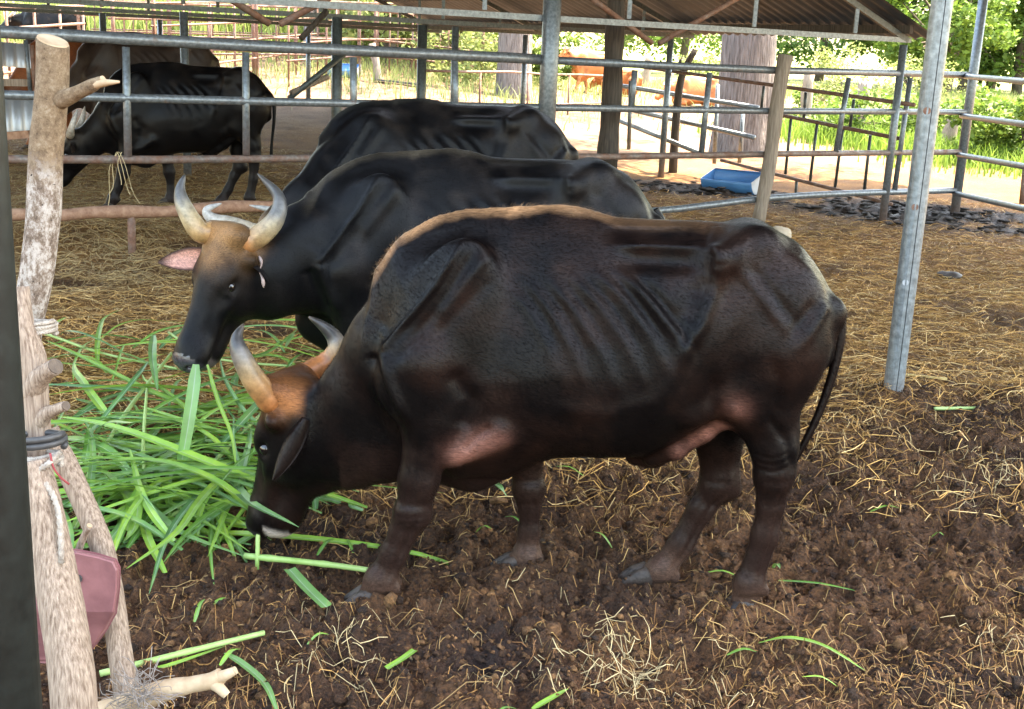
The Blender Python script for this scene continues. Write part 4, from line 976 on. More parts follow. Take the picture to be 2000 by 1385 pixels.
def frame(hx, hy):
    hx = np.array(hx, float); hx /= np.linalg.norm(hx); hy = np.array(hy, float); hy -= hx*(hx@hy); hy /= np.linalg.norm(hy)
    return np.stack([hx, hy, np.cross(hx, hy)], 1)
def gauss(V, p, r): return np.exp(-(np.linalg.norm(V-np.array(p), axis=1)/r)**2)
def lerp(c, col, w): return c*(1-w[:, None])+np.array(col)[None, :]*w[:, None]
simple('nose', (.018,.017,.020), (.050,.048,.055), .22, 60, bmp=.35, bsc=140, spec=.6, bdist=.004)
GROUP_NEAR = 'gaur hybrids feeding in the front pen'

class Beast:
    """one animal: volume in its own side-view frame, everything else in the world"""
    def __init__(s, name, base, yaw, scale, origin=(.15, 0)):
        s.c, s.s, s.k = math.cos(yaw), math.sin(yaw), scale
        s.o = np.array([origin[0], 0, 0.0]); s.b = np.array(base, float)
        s.root = empty(name, tuple(base))
    def w(s, V):
        V = (np.atleast_2d(V)-s.o)*s.k
        return np.stack([V[:, 0]*s.c-V[:, 1]*s.s, V[:, 0]*s.s+V[:, 1]*s.c, V[:, 2]], 1)+s.b
    def l(s, W):
        W = np.atleast_2d(W)-s.b
        return np.stack([W[:, 0]*s.c+W[:, 1]*s.s, -W[:, 0]*s.s+W[:, 1]*s.c, W[:, 2]], 1)/s.k+s.o
    def lR(s, M): return np.array([[s.c, s.s, 0], [-s.s, s.c, 0], [0, 0, 1]])@M
    def wR(s, M): return np.array([[s.c, -s.s, 0], [s.s, s.c, 0], [0, 0, 1]])@M
    def body(s, h, neck, P, M, mat, colour, hsc=1.0, legs=LEGS_WALK, hocks=HOCKS, strokes=STROKES, amt=1.0, tail=None, ears=(), barrel=BARREL, lo=(-1.3,-.45,-.06), hi=(1.3,.62,1.62), wide=1.0, neck_ls=.62):
        Pl = s.l(P)[0]; Ml = s.lR(M); s.P, s.M, s.hs = np.array(P, float), M, hsc*s.k
        s.Pl, s.Ml = Pl, Ml
        nk = [([s.l(q)[0] for q in pts], [r/s.k for r in rr]) for pts, rr in neck]
        S, Lf = body_volume(h, nk, [(Pl, Ml, hsc)], legs, hocks, lo, hi, barrel, neck_ls)
        V, F = S.mesh(2)
        if strokes: V = sculpt(V, F, strokes, amt, wide)
        C = colour(s, V, normals(V, F))
        if tail is not None:
            pts, rr = tail; TV, TF = tube(spline(pts, 26), np.interp(np.linspace(0, 1, 26), np.linspace(0, 1, len(rr)), rr), 8, cap=False)
            F = np.vstack([F, np.array(TF)+len(V)]); V = np.vstack([V, TV]); C = np.vstack([C, np.tile(np.median(C, 0)*.8, (len(TV), 1))])
        V = s.w(V)
        for base, tip, inner, wd, cin, cout in ears:
            EV, EF, ms = leaf_ear(base, tip, inner, wd)
            F = np.vstack([F, EF+len(V)]); V = np.vstack([V, EV])
            ec = np.array(cin)[None, :]*ms[:, None]+np.array(cout)[None, :]*(1-ms[:, None]); C = np.vstack([C, ec*(.8+.4*rng.random((len(EV), 1)))])
        s.V, s.F, s.C = V, F, C
        s.bodyo = mesh_obj('body', V, F, mat, s.root, True, C)
        return s
    def H(s, x, y, z): return s.P+s.M@(np.array([x, y, z])*s.hs)          # head point -> world
    def eyes(s):
        for q in (-1, 1):
            g = Geo(); c = s.H(.198, q*.087, -.055); r = .028*s.hs; V = []; F = []; n, m_ = 12, 8
            for i in range(m_+1):
                a = math.pi*i/m_
                for j in range(n): V.append(c+r*np.array([math.sin(a)*math.cos(2*math.pi*j/n), math.sin(a)*math.sin(2*math.pi*j/n), math.cos(a)]))
            for i in range(m_):
                for j in range(n): F.append((i*n+j, (i+1)*n+j, (i+1)*n+(j+1) % n, i*n+(j+1) % n))
            g.add(V, F); g.obj('eye', MAT['eye'], s.root)
    def horns_local(s, r0=.048, stops=HORN_TAN, shape=None):
        shape = shape or [(.0,.075,.0),(-.02,.145,.0),(-.10,.215,.01),(-.20,.215,.03),(-.285,.16,.05)]
        for q in (-1, 1): horn(s.root, [s.H(x, q*y, z) for x, y, z in shape], r0*s.hs, stops)
    def nose(s, mat='nose'):
        d = (s.V-s.P)@s.M/s.hs; m_ = (d[:, 0] > .512) & (d[:, 2] > -.108) & (np.abs(d[:, 1]) < .075); f = s.F[m_[s.F].all(1)]; u, inv = np.unique(f, return_inverse=True)
        mesh_obj('nose', s.V[u]+normals(s.V, s.F)[u]*.0015, inv.reshape(f.shape), MAT[mat], s.root)
    def hooves(s, legs=LEGS_WALK, zb=None, toe=(-1, 0)):
        d = s.wR(np.eye(3))@np.array([toe[0], toe[1], 0])
        for kx, (pl, rr, y) in legs.items():
            p = s.w([(pl[-1][0]-.012, y*.95, pl[-1][1])])[0]; g = terrain(p[0], p[1]) if zb is None else zb
            hoof_pair(s.root, p, d[:2], rr[-1]*.98*s.k, g-.014)

def coat(base, brown, dors=None, leg=None, skin=None, poll=None, lip=None, brown_amt=1.0, dust=.30):
    """colouring of the animal itself: dorsal stripe, lighter legs, bare skin, tan poll"""
    def f(s, V, Nn):
        n1 = fbm(V, 4.0, 3)*.5+.5; n2 = fbm(V+5, 11.0, 3)*.5+.5
        c = np.tile(np.array(base, float), (len(V), 1))
        c = lerp(c, brown, np.clip((n1*.7+n2*.4-.45)*1.6, 0, 1)*brown_amt)
        if dust: c = lerp(c, (.055,.045,.038), np.clip((n2*.6+n1*.6-.62)*2.2, 0, 1)*np.clip(Nn[:, 2]*.9+.25, 0, 1)*dust)
        top = np.interp(V[:, 0], [q[0] for q in BARREL], [q[1] for q in BARREL])
        if dors is not None:
            dcol, amt = dors
            wd = np.clip(1-(top-V[:, 2])/(.026+.022*n2), 0, 1)*sstep(-.56, -.42, V[:, 0])*(1-sstep(.24, .38, V[:, 0])*.75)*(1-sstep(.5, .8, V[:, 0]))*(Nn[:, 2] > .0)
            fr = np.exp(-((V[:, 0]+.545)/.03)**2)*(V[:, 2] > 1.15)*(Nn[:, 0] < -.3)*(np.abs(V[:, 1]) < .05)*.5
            c = lerp(c, dcol, np.clip(np.maximum(wd, fr)*amt*(.6+.6*n2), 0, 1))
        if leg is not None:
            c = lerp(c, leg[0], sstep(.62, .30, V[:, 2])*.8*(V[:, 0] > -.62))
            c = lerp(c, leg[1], sstep(.20, .04, V[:, 2])*.8*(V[:, 0] > -.62))
        if skin is not None:
            for p, r, a in (((-.16,-.24,.615),.055,.75),((-.10,-.24,.645),.052,.85),((-.04,-.24,.675),.045,.7),((.76,-.12,.74),.032,.8),((.715,-.12,.70),.032,.85),((.67,-.115,.665),.032,.8),((.62,-.11,.625),.032,.7),((.795,-.21,.83),.05,.28)):
                c = lerp(c, skin, np.clip(gauss(V, p, r)*a*(.65+.7*n2), 0, 1))
        d = (V-s.Pl)@s.Ml/(s.hs/s.k)                                           # head coordinates
        hd = np.exp(-(np.linalg.norm(d-np.array([.2,0,-.08]), axis=1)/.42)**6)
        if poll is not None:
            pc, ext = poll[:2]; pw = poll[2] if len(poll) > 2 else .085
            wv = np.exp(-(d[:, 0]/pw)**2)*np.exp(-(d[:, 1]/.13)**4)*sstep(-.13, -.06, d[:, 2]+.05*n2)*1.1
            wv = np.maximum(wv, np.exp(-((d[:, 0]-.08)/ext)**2)*np.exp(-(d[:, 1]/.075)**2)*(d[:, 2] > -.05)*(.55+.7*n2))
            c = lerp(c, pc, np.clip(wv*hd, 0, 1))
        if lip is not None:
            wv = sstep(.485, .515, d[:, 0]+.02*n2)*(d[:, 2] < -.112)*(d[:, 2] > -.19)
            c = lerp(c, lip, np.clip(wv*hd*.9, 0, 1))
            c = lerp(c, (.05,.048,.055), np.clip(sstep(.515, .545, d[:, 0])*(d[:, 2] > -.10)*hd, 0, 1))
        return np.clip(c, 0, 1)
    return f

# ---------------------------------------------------------------- front animal, walking left with its head in the grass
A = Beast('gaur_hybrid', (.15, 4.2, 0), 0.0, 1.0)
PA = np.array([-.855, 4.325, .745])
MA = frame((-.27,.15,-.95), (-.44,-.88,-.02))
HA = lambda x, y, z: PA+MA@(np.array([x, y, z])*1.12)
A.body(.0085, [([(-.26,4.2,.99),(-.40,4.2,.90),(-.53,4.215,.745),(-.63,4.235,.645),(-.73,4.265,.61)], [.29,.215,.168,.140,.118]),
               ([(-.38,4.2,.72),(-.54,4.22,.60)], [.13,.12]), ([tuple(at(735,880,4.21)), tuple(at(685,905,4.235)), tuple(at(640,930,4.26))], [.12,.095,.06])],
       PA, MA, MAT['coat_brown_black'],
       coat((.0030,.0023,.0024), (.0150,.0072,.0052), ((.33,.19,.10), 1.0), ((.026,.0145,.0115), (.085,.050,.036)), (.22,.100,.075), ((.34,.135,.048), .03, .055), (.55,.50,.46), dust=.10), hsc=1.12,
       tail=([(1.04,0,1.25),(1.11,0,1.20),(1.168,-.01,1.12),(1.170,-.03,.98),(1.125,-.05,.78),(1.055,-.06,.60),(1.035,-.06,.56)], [.02,.030,.025,.018,.015,.012,.008]),
       ears=[(at(598,818,4.165), at(540,936,4.135), (.45,1,.25), .075, (.02,.010,.008), (.008,.0046,.0038)),
             (HA(.075,-.118,-.075), HA(.26,-.24,-.13), MA[:, 0]*.3+MA[:, 2]*.9, .11, (.25,.13,.10), (.02,.014,.012))])
A.eyes(); A.nose(); A.hooves(zb=.012)
horn(A.root, [HA(.0,.08,0), at(530,784,4.22), at(494,738,4.185), at(469,690,4.18), at(463,660,4.20), at(476,633,4.23)], .050)
horn(A.root, [HA(.0,-.07,0), at(636,712,4.46), at(658,684,4.47), at(653,660,4.48), at(632,638,4.47), at(603,619,4.46)], .046)
tag(A.root, 'gaunt brown black bull in front, grazing with head down and ribs showing', 'gaur', GROUP_NEAR)

# ---------------------------------------------------------------- second animal, chewing a green leaf
B = Beast('gaur_hybrid', (-.335, 5.80, 0), R(7), 1.035)
PB = at(437, 458, 5.43)
MB = frame((-.29,-.40,-.87), (.77,-.63,.03))
HB = lambda x, y, z: PB+MB@(np.array([x, y, z])*1.13)
B.body(.0105, [([at(760,500,5.76), at(680,490,5.70), at(610,505,5.62), at(520,540,5.52), at(470,535,5.46)], [.33,.300,.265,.200,.150])],
       PB, MB, MAT['coat_black'],
       coat((.0026,.0026,.0030), (.0050,.0042,.0041), ((.060,.052,.038), .75), None, None, ((.27,.145,.06), .075), (.12,.10,.095)), hsc=1.13/1.035, amt=.8, wide=1.3,
       tail=([(1.13,0,1.22),(1.175,-.01,1.13),(1.16,-.02,.9),(1.15,-.02,.6)], [.03,.026,.018,.012]),
       ears=[(HB(.075,-.085,-.075), at(309,511,5.42), np.array([-.1,-1,.25]), .115, (.62,.34,.27), (.012,.010,.010)),
             (HB(.085,.112,-.085), at(524,562,5.42), np.array([-.75,-.55,.1]), .105, (.30,.19,.16), (.010,.009,.009))], hi=(1.3,.62,1.66), lo=(-1.3,-.6,-.06))
B.eyes(); B.nose(); B.hooves()
horn(B.root, [HB(.0,.07,0), at(490,470,5.40), at(536,432,5.41), at(544,385,5.44), at(503,339,5.47)], .056, ((0,(.40,.17,.07)),(.20,(.36,.155,.058)),(.34,(.37,.24,.115)),(.46,(.33,.27,.175)),(.57,(.12,.12,.115)),(.8,(.05,.052,.055)),(1,(.05,.045,.04))))
horn(B.root, [HB(.0,-.07,0), at(390,452,5.44), at(360,405,5.46), at(352,372,5.48), at(361,341,5.50)], .050, ((0,(.42,.22,.09)),(.22,(.36,.21,.085)),(.38,(.38,.295,.17)),(.49,(.29,.26,.19)),(.61,(.10,.10,.096)),(.82,(.045,.045,.045)),(1,(.04,.038,.035))))
_v, _f = tube(spline([at(506,500,5.395), at(511,515,5.385), at(507,530,5.38), at(513,545,5.375), at(515,562,5.37)], 14), [.003,.007,.008,.005,.004,.003,.003,.003,.004,.006,.008,.009,.007,.003], 8)
mesh_obj('torn_ear_edge', _v, _f, MAT['pale_tag'], B.root)
tag(B.root, 'black bull with upright pale horns lifting its face, green leaf in mouth', 'gaur', GROUP_NEAR)

# ---------------------------------------------------------------- third animal, mostly hidden behind the second
Cb = Beast('gaur_hybrid', (-.72, 8.65, 0), R(9), 1.115)
PC = at(530, 452, 8.05); MC = frame((-.55,-.15,-.82), (.35,-1,.1))
Cb.body(.015, [([at(745,330,8.5), at(680,360,8.4), at(610,410,8.2), at(550,450,8.1)], [.36,.31,.23,.17])],
        PC, MC, MAT['coat_black'], coat((.0026,.0026,.0030), (.0048,.0041,.0040), ((.030,.032,.028), .7), None, None, ((.20,.14,.09), .08), None),
        hsc=1.0/1.115, amt=.95, wide=1.25, hi=(1.3,.8,1.62), lo=(-1.35,-.75,-.06))
Cb.eyes(); Cb.hooves()
PALE = ((0,(.36,.30,.22)),(.3,(.38,.35,.30)),(.6,(.42,.41,.39)),(.85,(.40,.40,.39)),(1,(.32,.31,.30)))
horn(Cb.root, [at(505,455,8.0), at(455,438,7.95), at(416,428,7.95), at(404,410,7.95), at(433,397,7.97)], .052, PALE)
horn(Cb.root, [at(600,450,8.2), at(575,428,8.25), at(545,414,8.3), at(487,401,8.33)], .050, PALE)
tag(Cb.root, 'black bull standing behind the other two, only its back and horns showing', 'gaur', GROUP_NEAR)

# ================================================================ short coat, too many hairs to count
mt, t, b = nodes('hair'); a = N(t, 'Attribute', attribute_name='Col'); t.links.new(a.outputs['Color'], b.inputs['Base Color']); b.inputs['Roughness'].default_value = .6; b.inputs['Specular IOR Level'].default_value = .05; MAT['hair'] = mt
def fur(beast, n, length, width, dors=True, keep=None):
    V, F, C = beast.V, beast.F, beast.C; Nn = normals(V, F)
    ar = np.linalg.norm(np.cross(V[F[:, 2]]-V[F[:, 0]], V[F[:, 3]]-V[F[:, 1]]), axis=1); fi = rng.choice(len(F), n, p=ar/ar.sum())
    wgt = rng.dirichlet((1, 1, 1, 1), n); q = F[fi]; P = (V[q]*wgt[..., None]).sum(1); nn = (Nn[q]*wgt[..., None]).sum(1); nn /= np.linalg.norm(nn, axis=1)[:, None]+1e-9; c = (C[q]*wgt[..., None]).sum(1)
    lo = beast.l(P); flow = np.array([beast.c, beast.s, -.55])+.55*np.stack([vnoise(lo, 6), vnoise(lo+3, 6), vnoise(lo+7, 6)], 1)
    flow -= nn*(flow*nn).sum(1)[:, None]; flow /= np.linalg.norm(flow, axis=1)[:, None]+1e-9; side = np.cross(nn, flow)
    top = np.interp(lo[:, 0], [k[0] for k in BARREL], [k[1] for k in BARREL]); d = np.clip(1-(top-lo[:, 2])/.04, 0, 1)*(lo[:, 0] > -.55)*(lo[:, 0] < .40)*(nn[:, 2] > .2) if dors else np.zeros(n)
    L = length*rng.uniform(.6, 1.3, n)*(1+.35*d); lift = .22+.40*d+.12*rng.random(n); flow = flow+side*rng.normal(0, .28, n)[:, None]
    W = width*(1+0*d); c = c*rng.uniform(.75, 1.3, (n, 1))
    T = P+flow*(L*(1-lift*.3))[:, None]+nn*(L*lift)[:, None]; M_ = P+flow*(L*.5)[:, None]+nn*(L*lift*.6)[:, None]
    VV = np.stack([P-side*W[:, None]/2-nn*.001, P+side*W[:, None]/2-nn*.001, T+side*.0001, T-side*.0001, M_], 1).reshape(-1, 3); b0 = (np.arange(n)*5)[:, None]
    FF = [b0+np.array([[0, 1, 2, 3]])]; F4 = np.vstack(FF); F3 = b0+np.array([[4, 2, 3, 3]])
    o = mesh_obj('coat_hair', VV, np.vstack([F4]), MAT['hair'], beast.root, True, np.repeat(c, 5, 0)); o['kind'] = 'stuff'; return o
def fur2(beast, n, length, width, dors=True):
    return fur(beast, n, length, width, dors)
fur(A, 150000, .015, .0012); fur(B, 90000, .008, .0018); fur(Cb, 40000, .009, .0026)

# ================================================================ cattle behind the fence and far off
def far_beast(name, px, py, scale, yaw, h, mat, colour, label, head='low', side=1, legs=LEGS_WALK, drop=0.0, strokes=STROKES, horns=True, ear=None, Y=None, amt=.8, group=None, tailp=None, hdir=None):
    p = on_land(px, py) if Y is None else at(px, py, Y)
    b = Beast(name, (p[0], p[1], (terrain(p[0], p[1]) if Y is None else p[2])-drop*scale), yaw, scale)
    if head == 'low': P = b.w([(-.84,.02,.72)])[0]; M = b.wR(frame((-.50,.05,-.86), (-.05,-1,0))); nk = [(-.26,0,.99),(-.40,0,.90),(-.53,.0,.765),(-.66,.01,.665),(-.76,.02,.63)]; nr = [.29,.22,.185,.16,.125]
    elif head == 'up': P = b.w([(-.78,.0,1.45)])[0]; M = b.wR(frame((-.75,-.25,-.60), (.2,-1,0))); nk = [(-.26,0,1.05),(-.42,0,1.10),(-.55,0,1.20),(-.70,0,1.33)]; nr = [.29,.22,.17,.12]
    else: P = b.w([(-.80,.0,1.12)])[0]; M = b.wR(frame((-.72,-.2,-.66), (.2,-1,0))); nk = [(-.26,0,1.0),(-.42,0,.98),(-.58,0,1.02),(-.72,0,1.04)]; nr = [.29,.22,.18,.13]
    if hdir is not None: M = b.wR(frame(*hdir))
    b.body(h, [([b.w([q])[0] for q in nk], [r*scale for r in nr])], P, M, mat, colour, legs=legs, hocks=HOCKS if legs is LEGS_WALK else {}, strokes=strokes, amt=amt,
           tail=([(1.04,0,1.25),(1.11,0,1.20),(1.168,-.01,1.12),(1.175,-.02,.95),(1.15,-.02,.7),(1.14,-.02,.5)], [.02,.03,.025,.018,.014,.02]) if tailp is None else tailp,
           ears=[(P+M@(np.array([.075,q*.118,-.075])*scale), P+M@(np.array([.12,q*.30,-.10])*scale), M[:, 0]*.6+M[:, 2]*.6, .10*scale, ear or (.2,.11,.09), ear or (.02,.015,.013)) for q in (-1, 1)], lo=(-1.45,-.5,-.06), hi=(1.3,.5,1.75))
    b.eyes(); 
    if horns: b.horns_local(.04, PALE if horns is True else horns)
    if legs is LEGS_WALK: b.hooves(legs)
    tag(b.root, label, 'cow' if group else 'gaur', group); return b
BACKG = 'cattle in the pen behind the fence'
ORG = ((.36,.135,.045), (.28,.095,.030)); BLK = ((.0026,.0026,.0031), (.0048,.0041,.0040))
far_beast('gaur_hybrid', 342, 404, 1.05, R(12), .018, MAT['coat_black'], coat(*BLK, None, ((.012,.010,.010),(.03,.022,.02)), None, ((.03,.025,.02), .05), None), 'black bull feeding behind the fence, beside the bare wooden post', group=BACKG, amt=.7)
far_beast('gaur_hybrid', 268, 300, 1.12, R(24), .022, MAT['coat_far'], coat((.022,.0145,.0115), (.042,.028,.021), ((.09,.06,.04), .8), ((.10,.06,.045),(.16,.10,.07)), None, ((.25,.16,.1), .06), (.4,.36,.33)), 'dark brown bull reaching down behind the black one at the fence', group=BACKG, amt=.5)
far_beast('cow', 150, 285, 1.04, R(28), .024, MAT['coat_far'], coat((.22,.075,.028), (.17,.055,.02), None, None, None, None, None), 'reddish brown cow partly hidden behind the top of the wooden post', group=BACKG, amt=.4)
far_beast('black_cow', 96, 118, 1.02, R(4), .03, MAT['coat_black'], coat(*BLK, None, None, None, None, None), 'far black bull standing at the upper left corner', head='mid', group=BACKG, amt=.3)
FAR = 'orange cattle out in the sun'
far_beast('orange_cow', 1150, 184, 1.0, R(18), .03, MAT['coat_far'], coat(*ORG, None, ((.38,.17,.07),(.40,.20,.09)), None, None, (.4,.3,.25)), 'orange cow standing in the sun beyond the sheds', head='up', group=FAR, amt=.5, ear=(.34,.14,.06))
LIE = dict(fn=([(-.30,.92),(-.30,.70),(-.42,.60),(-.28,.585),(-.18,.59)], [.12,.09,.07,.06,.05], -.22), ff=([(-.12,.92),(-.2,.7),(-.36,.60),(-.22,.585),(-.14,.59)], [.12,.09,.07,.06,.05], .22),
           hn=([(.93,1.02),(.78,.76),(.60,.64),(.80,.59),(.62,.585)], [.20,.16,.09,.06,.05], -.25), hf=([(.90,1.0),(.8,.76),(.62,.64),(.80,.59),(.62,.585)], [.18,.145,.09,.06,.05], .22))
for k_, v_ in LIE.items():                                # seven stations like the walking leg
    pl, rr, y_ = v_; LIE[k_] = (pl+[pl[-1]]*3, rr+[rr[-1]]*3, y_)
far_beast('orange_cow', 1205, 186, .95, R(-35), .03, MAT['coat_far'], coat(*ORG, None, None, None, None, None), 'orange cow lying down just right of the weathered post', head='mid', legs=LIE, drop=.50, group=FAR, amt=.4, ear=(.34,.14,.06))
far_beast('orange_cow', 1352, 207, .98, R(10), .03, MAT['coat_far'], coat(*ORG, None, None, None, None, None), 'orange cow lying behind the grey pipes near the massive trunk', head='mid', legs=LIE, drop=.50, group=FAR, amt=.4, ear=(.34,.14,.06))

# ================================================================ things in the foreground
simple('bare_wood', (.13,.082,.055), (.42,.325,.25), .72, 9, (20, 20, 1.6), bmp=.5, bsc=20)
def bark_two(zsplit):
    mt, t, b = nodes('bark_log'); co = objco(t); n1 = noise(t, co, 38, 10, .82); n2 = noise(t, objco(t, (1, 1, .6)), 40, 9, .8); sp = noise(t, co, 85, 2, .5)
    up = ramp(t, n1, [(.34, (.055,.034,.02)), (.45, (.21,.135,.075)), (.56, (.32,.225,.135)), (.70, (.50,.41,.30))]).outputs[0]
    lo = ramp(t, n2, [(.34, (.055,.038,.028)), (.46, (.25,.18,.13)), (.55, (.56,.50,.44)), (.70, (.66,.61,.56))]).outputs[0]
    geo = N(t, 'NewGeometry'); sep = N(t, 'SeparateXYZ'); t.links.new(geo.outputs['Position'], sep.inputs[0]); ad = N(t, 'Math', operation='MULTIPLY_ADD'); t.links.new(n1, ad.inputs[0]); ad.inputs[1].default_value = .22; t.links.new(sep.outputs[2], ad.inputs[2])
    mr = N(t, 'MapRange'); mr.inputs['From Min'].default_value = zsplit+.15; mr.inputs['From Max'].default_value = zsplit+.07; t.links.new(ad.outputs[0], mr.inputs['Value'])
    c = mix(t, up, lo, mr.outputs[0]); c = mix(t, c, (.04,.028,.02), ramp(t, sp, [(.70, (0,0,0)), (.76, (1,1,1))]).outputs[0]); t.links.new(c, b.inputs['Base Color']); b.inputs['Roughness'].default_value = .85
    q = bump(t, b, n1, .8, .02); bump(t, b, n2, .6, .008, q); MAT['bark_log'] = mt
bark_two(float(at(86, 330, 3.0)[2]))
simple('bark_scaly', (.16,.11,.075), (.50,.43,.37), .85, 9, (1.5, 1.5, .8), bmp=.9, bsc=20, bdist=.012); simple('cut_wood', (.35,.24,.14), (.52,.40,.27), .8, 20, bmp=.3); simple('cut_dark', (.06,.045,.035), (.16,.12,.09), .9, 20, bmp=.6)
simple('rope', (.24,.20,.165), (.46,.41,.35), .9, 60, bmp=.6, bsc=90); simple('hose', (.035,.035,.036), (.07,.07,.07), .45, 20, bmp=.1); simple('red_string', (.22,.03,.035), (.30,.05,.05), .7, 20, bmp=0)
simple('pink_plastic', (.17,.070,.075), (.34,.15,.155), .5, 9, bmp=.15, spec=.4); simple('fibre', (.20,.17,.15), (.36,.32,.29), .95, 20, bmp=0); simple('stone', (.46,.38,.28), (.55,.46,.36), .9, 6, bmp=.5); simple('dung', (.030,.022,.018), (.055,.042,.034), .5, 12, bmp=.8, bsc=20)
def log(P, rad, n=16, seg=30, bumpy=.05, seed=0, oval=1.0):
    P = spline(P, seg); k = np.linspace(0, 1, seg); rad = np.interp(k, np.linspace(0, 1, len(rad)), rad); V, F = tube(P, rad, n); V = np.array(V)
    nz = fbm(V*[1, 1, .5]+seed, 14, 3); C_ = np.repeat(P, n, 0); return C_+(V-C_)*(1+bumpy*nz)[:, None], F
def stub(o, P, rad, mat='bare_wood', cut='cut_dark', name='branch_stub', seed=1):
    V, F = log(P, rad, 12, 14, .05, seed); b = mesh_obj(name, V, F, MAT[mat], o)
    P = spline(P, 14); d = P[-1]-P[-2]; d /= np.linalg.norm(d); V, F = tube([P[-1]-d*.002, P[-1]+d*.004], rad[-1]*.93, 10); mesh_obj('cut_end', V, F, MAT[cut], b, False); return b
# dark steel post at the left edge
e0 = at(78, 1385, 1.62); o = empty('steel_post', (e0[0]-.052, 1.62, 0)); pipe('shaft', [(e0[0]-.052, 1.62, -.1), (e0[0]-.052, 1.62, 4.2)], .052, 'dark_steel', o, 24); tag(o, 'dark green painted steel post at the very left edge, close up', 'post')
# bare wooden post with stubs
wp = empty('wooden_post', tuple(at(90, 1385, 2.95))); tag(wp, 'bare pale upright tree post with sawn top at the left', 'post')
V, F = log([at(103,82,3.0), at(101,180,3.0), at(90,300,3.0), at(86,400,3.0), at(74,520,3.0), at(52,640,3.0), at(44,760,3.02), at(40,1000,3.05), at(40,1500,3.08)], [.038,.040,.041,.042,.041,.038,.036,.036,.038], 20, 60, .05, 3)
t0 = at(103,88,3.0); V[:40, 2] += (.22*(V[:40, 1]-t0[1])-.25*(V[:40, 0]-t0[0]))*np.repeat([1, .6], 20)
lg = mesh_obj('log', V, F, MAT['bark_log'], wp)
top = V[:20]; cen = top.mean(0); Vt = np.vstack([cen+(top-cen)*.96+[0,0,.0015], cen+(top-cen)*.93+[0,0,.005]]); mesh_obj('sawn_top', Vt, [tuple(range(19,-1,-1)), tuple(range(20,40))]+[(j, (j+1) % 20, 20+(j+1) % 20, 20+j) for j in range(20)], MAT['cut_wood'], lg, False)
stub(wp, [at(118,196,2.985), at(150,182,2.96), at(178,168,2.94), at(200,156,2.93)], [.024,.018,.017,.010], 'bark_log', 'cut_wood'); V, F = log([at(182,166,2.935), at(205,162,2.92), at(233,160,2.91)], [.011,.009,.003], 8, 8, .08, 5); mesh_obj('splinter', V, F, MAT['cut_wood'], wp)
# forked branch with two sawn stubs, roped to the post
fb = empty('forked_branch', tuple(at(70, 900, 2.85))); tag(fb, 'smooth forked branch with sawn stubs roped to the wooden post', 'branch')
V, F = log([at(38,560,2.88), at(44,640,2.86), at(62,700,2.86), at(66,780,2.86), at(70,850,2.86), at(74,905,2.86)], [.022,.030,.036,.036,.038,.040], 16, 34, .04, 11); mesh_obj('stem', V, F, MAT['bare_wood'], fb)
stub(fb, [at(60,765,2.86), at(74,742,2.84), at(90,727,2.82), at(108,716,2.80)], [.036,.028,.022,.021], seed=2); stub(fb, [at(68,830,2.86), at(88,810,2.84), at(108,800,2.82), at(128,793,2.80)], [.032,.019,.014,.0125], seed=3)
# lower log
ll = empty('leaning_log', tuple(at(140, 1385, 2.62))); tag(ll, 'thick smooth log leaning at the lower left in front of the pink tub', 'log')
V, F = log([at(62,900,2.72), at(80,980,2.70), at(100,1080,2.68), at(122,1200,2.65), at(140,1320,2.62), at(150,1480,2.60)], [.042,.047,.050,.054,.055,.056], 20, 50, .03, 21); mesh_obj('log', V, F, MAT['bare_wood'], ll)
sb = empty('side_branch', tuple(at(240, 1340, 2.9))); tag(sb, 'long curved branch running down behind the pink tub', 'branch')
V, F = log([at(96,840,3.02), at(128,905,3.0), at(165,985,2.98), at(196,1060,2.96), at(214,1130,2.95), at(228,1230,2.93), at(243,1330,2.90), at(262,1420,2.9)], [.026,.030,.031,.032,.030,.031,.034,.036], 14, 44, .05, 31); mesh_obj('limb', V, F, MAT['bare_wood'], sb)
stub(sb, [at(150,1085,2.93), at(162,1052,2.92), at(174,1028,2.91)], [.010,.009,.008], 'bare_wood', 'cut_wood', 'twig')
fs = empty('forked_stick', tuple(at(330, 1350, 2.8))); tag(fs, 'pale forked stick lying across the lower left corner', 'stick')
V, F = log([at(180,1400,2.80), at(250,1378,2.79), at(310,1352,2.78), at(370,1338,2.77), at(412,1330,2.76), at(432,1320,2.76)], [.034,.034,.030,.022,.022,.021], 14, 34, .06, 41); mesh_obj('limb', V, F, MAT['cut_wood'], fs)
stub(fs, [at(420,1328,2.76), at(442,1318,2.75), at(458,1310,2.75)], [.019,.014,.011], 'cut_wood', 'cut_wood', 'prong'); stub(fs, [at(415,1332,2.76), at(430,1345,2.74), at(441,1356,2.735)], [.019,.014,.012], 'cut_wood', 'cut_wood', 'prong')
g = Geo()
for i in range(110):
    c = at(272+rng.normal(0, 20), 1352+rng.normal(0, 16), 2.73); d = rng.normal(0, 1, 3)*[1, .4, 1]; d /= np.linalg.norm(d); V, F = tube(spline([c, c+d*.03+rng.normal(0, .008, 3), c+d*.06+rng.normal(0, .012, 3)], 5), .0011, 3, False); g.add(V, F)
o = g.obj('fibre_tuft', MAT['fibre']); tag(o, 'grey frayed fibres knotted round the forked stick', 'fibre', kind='stuff')
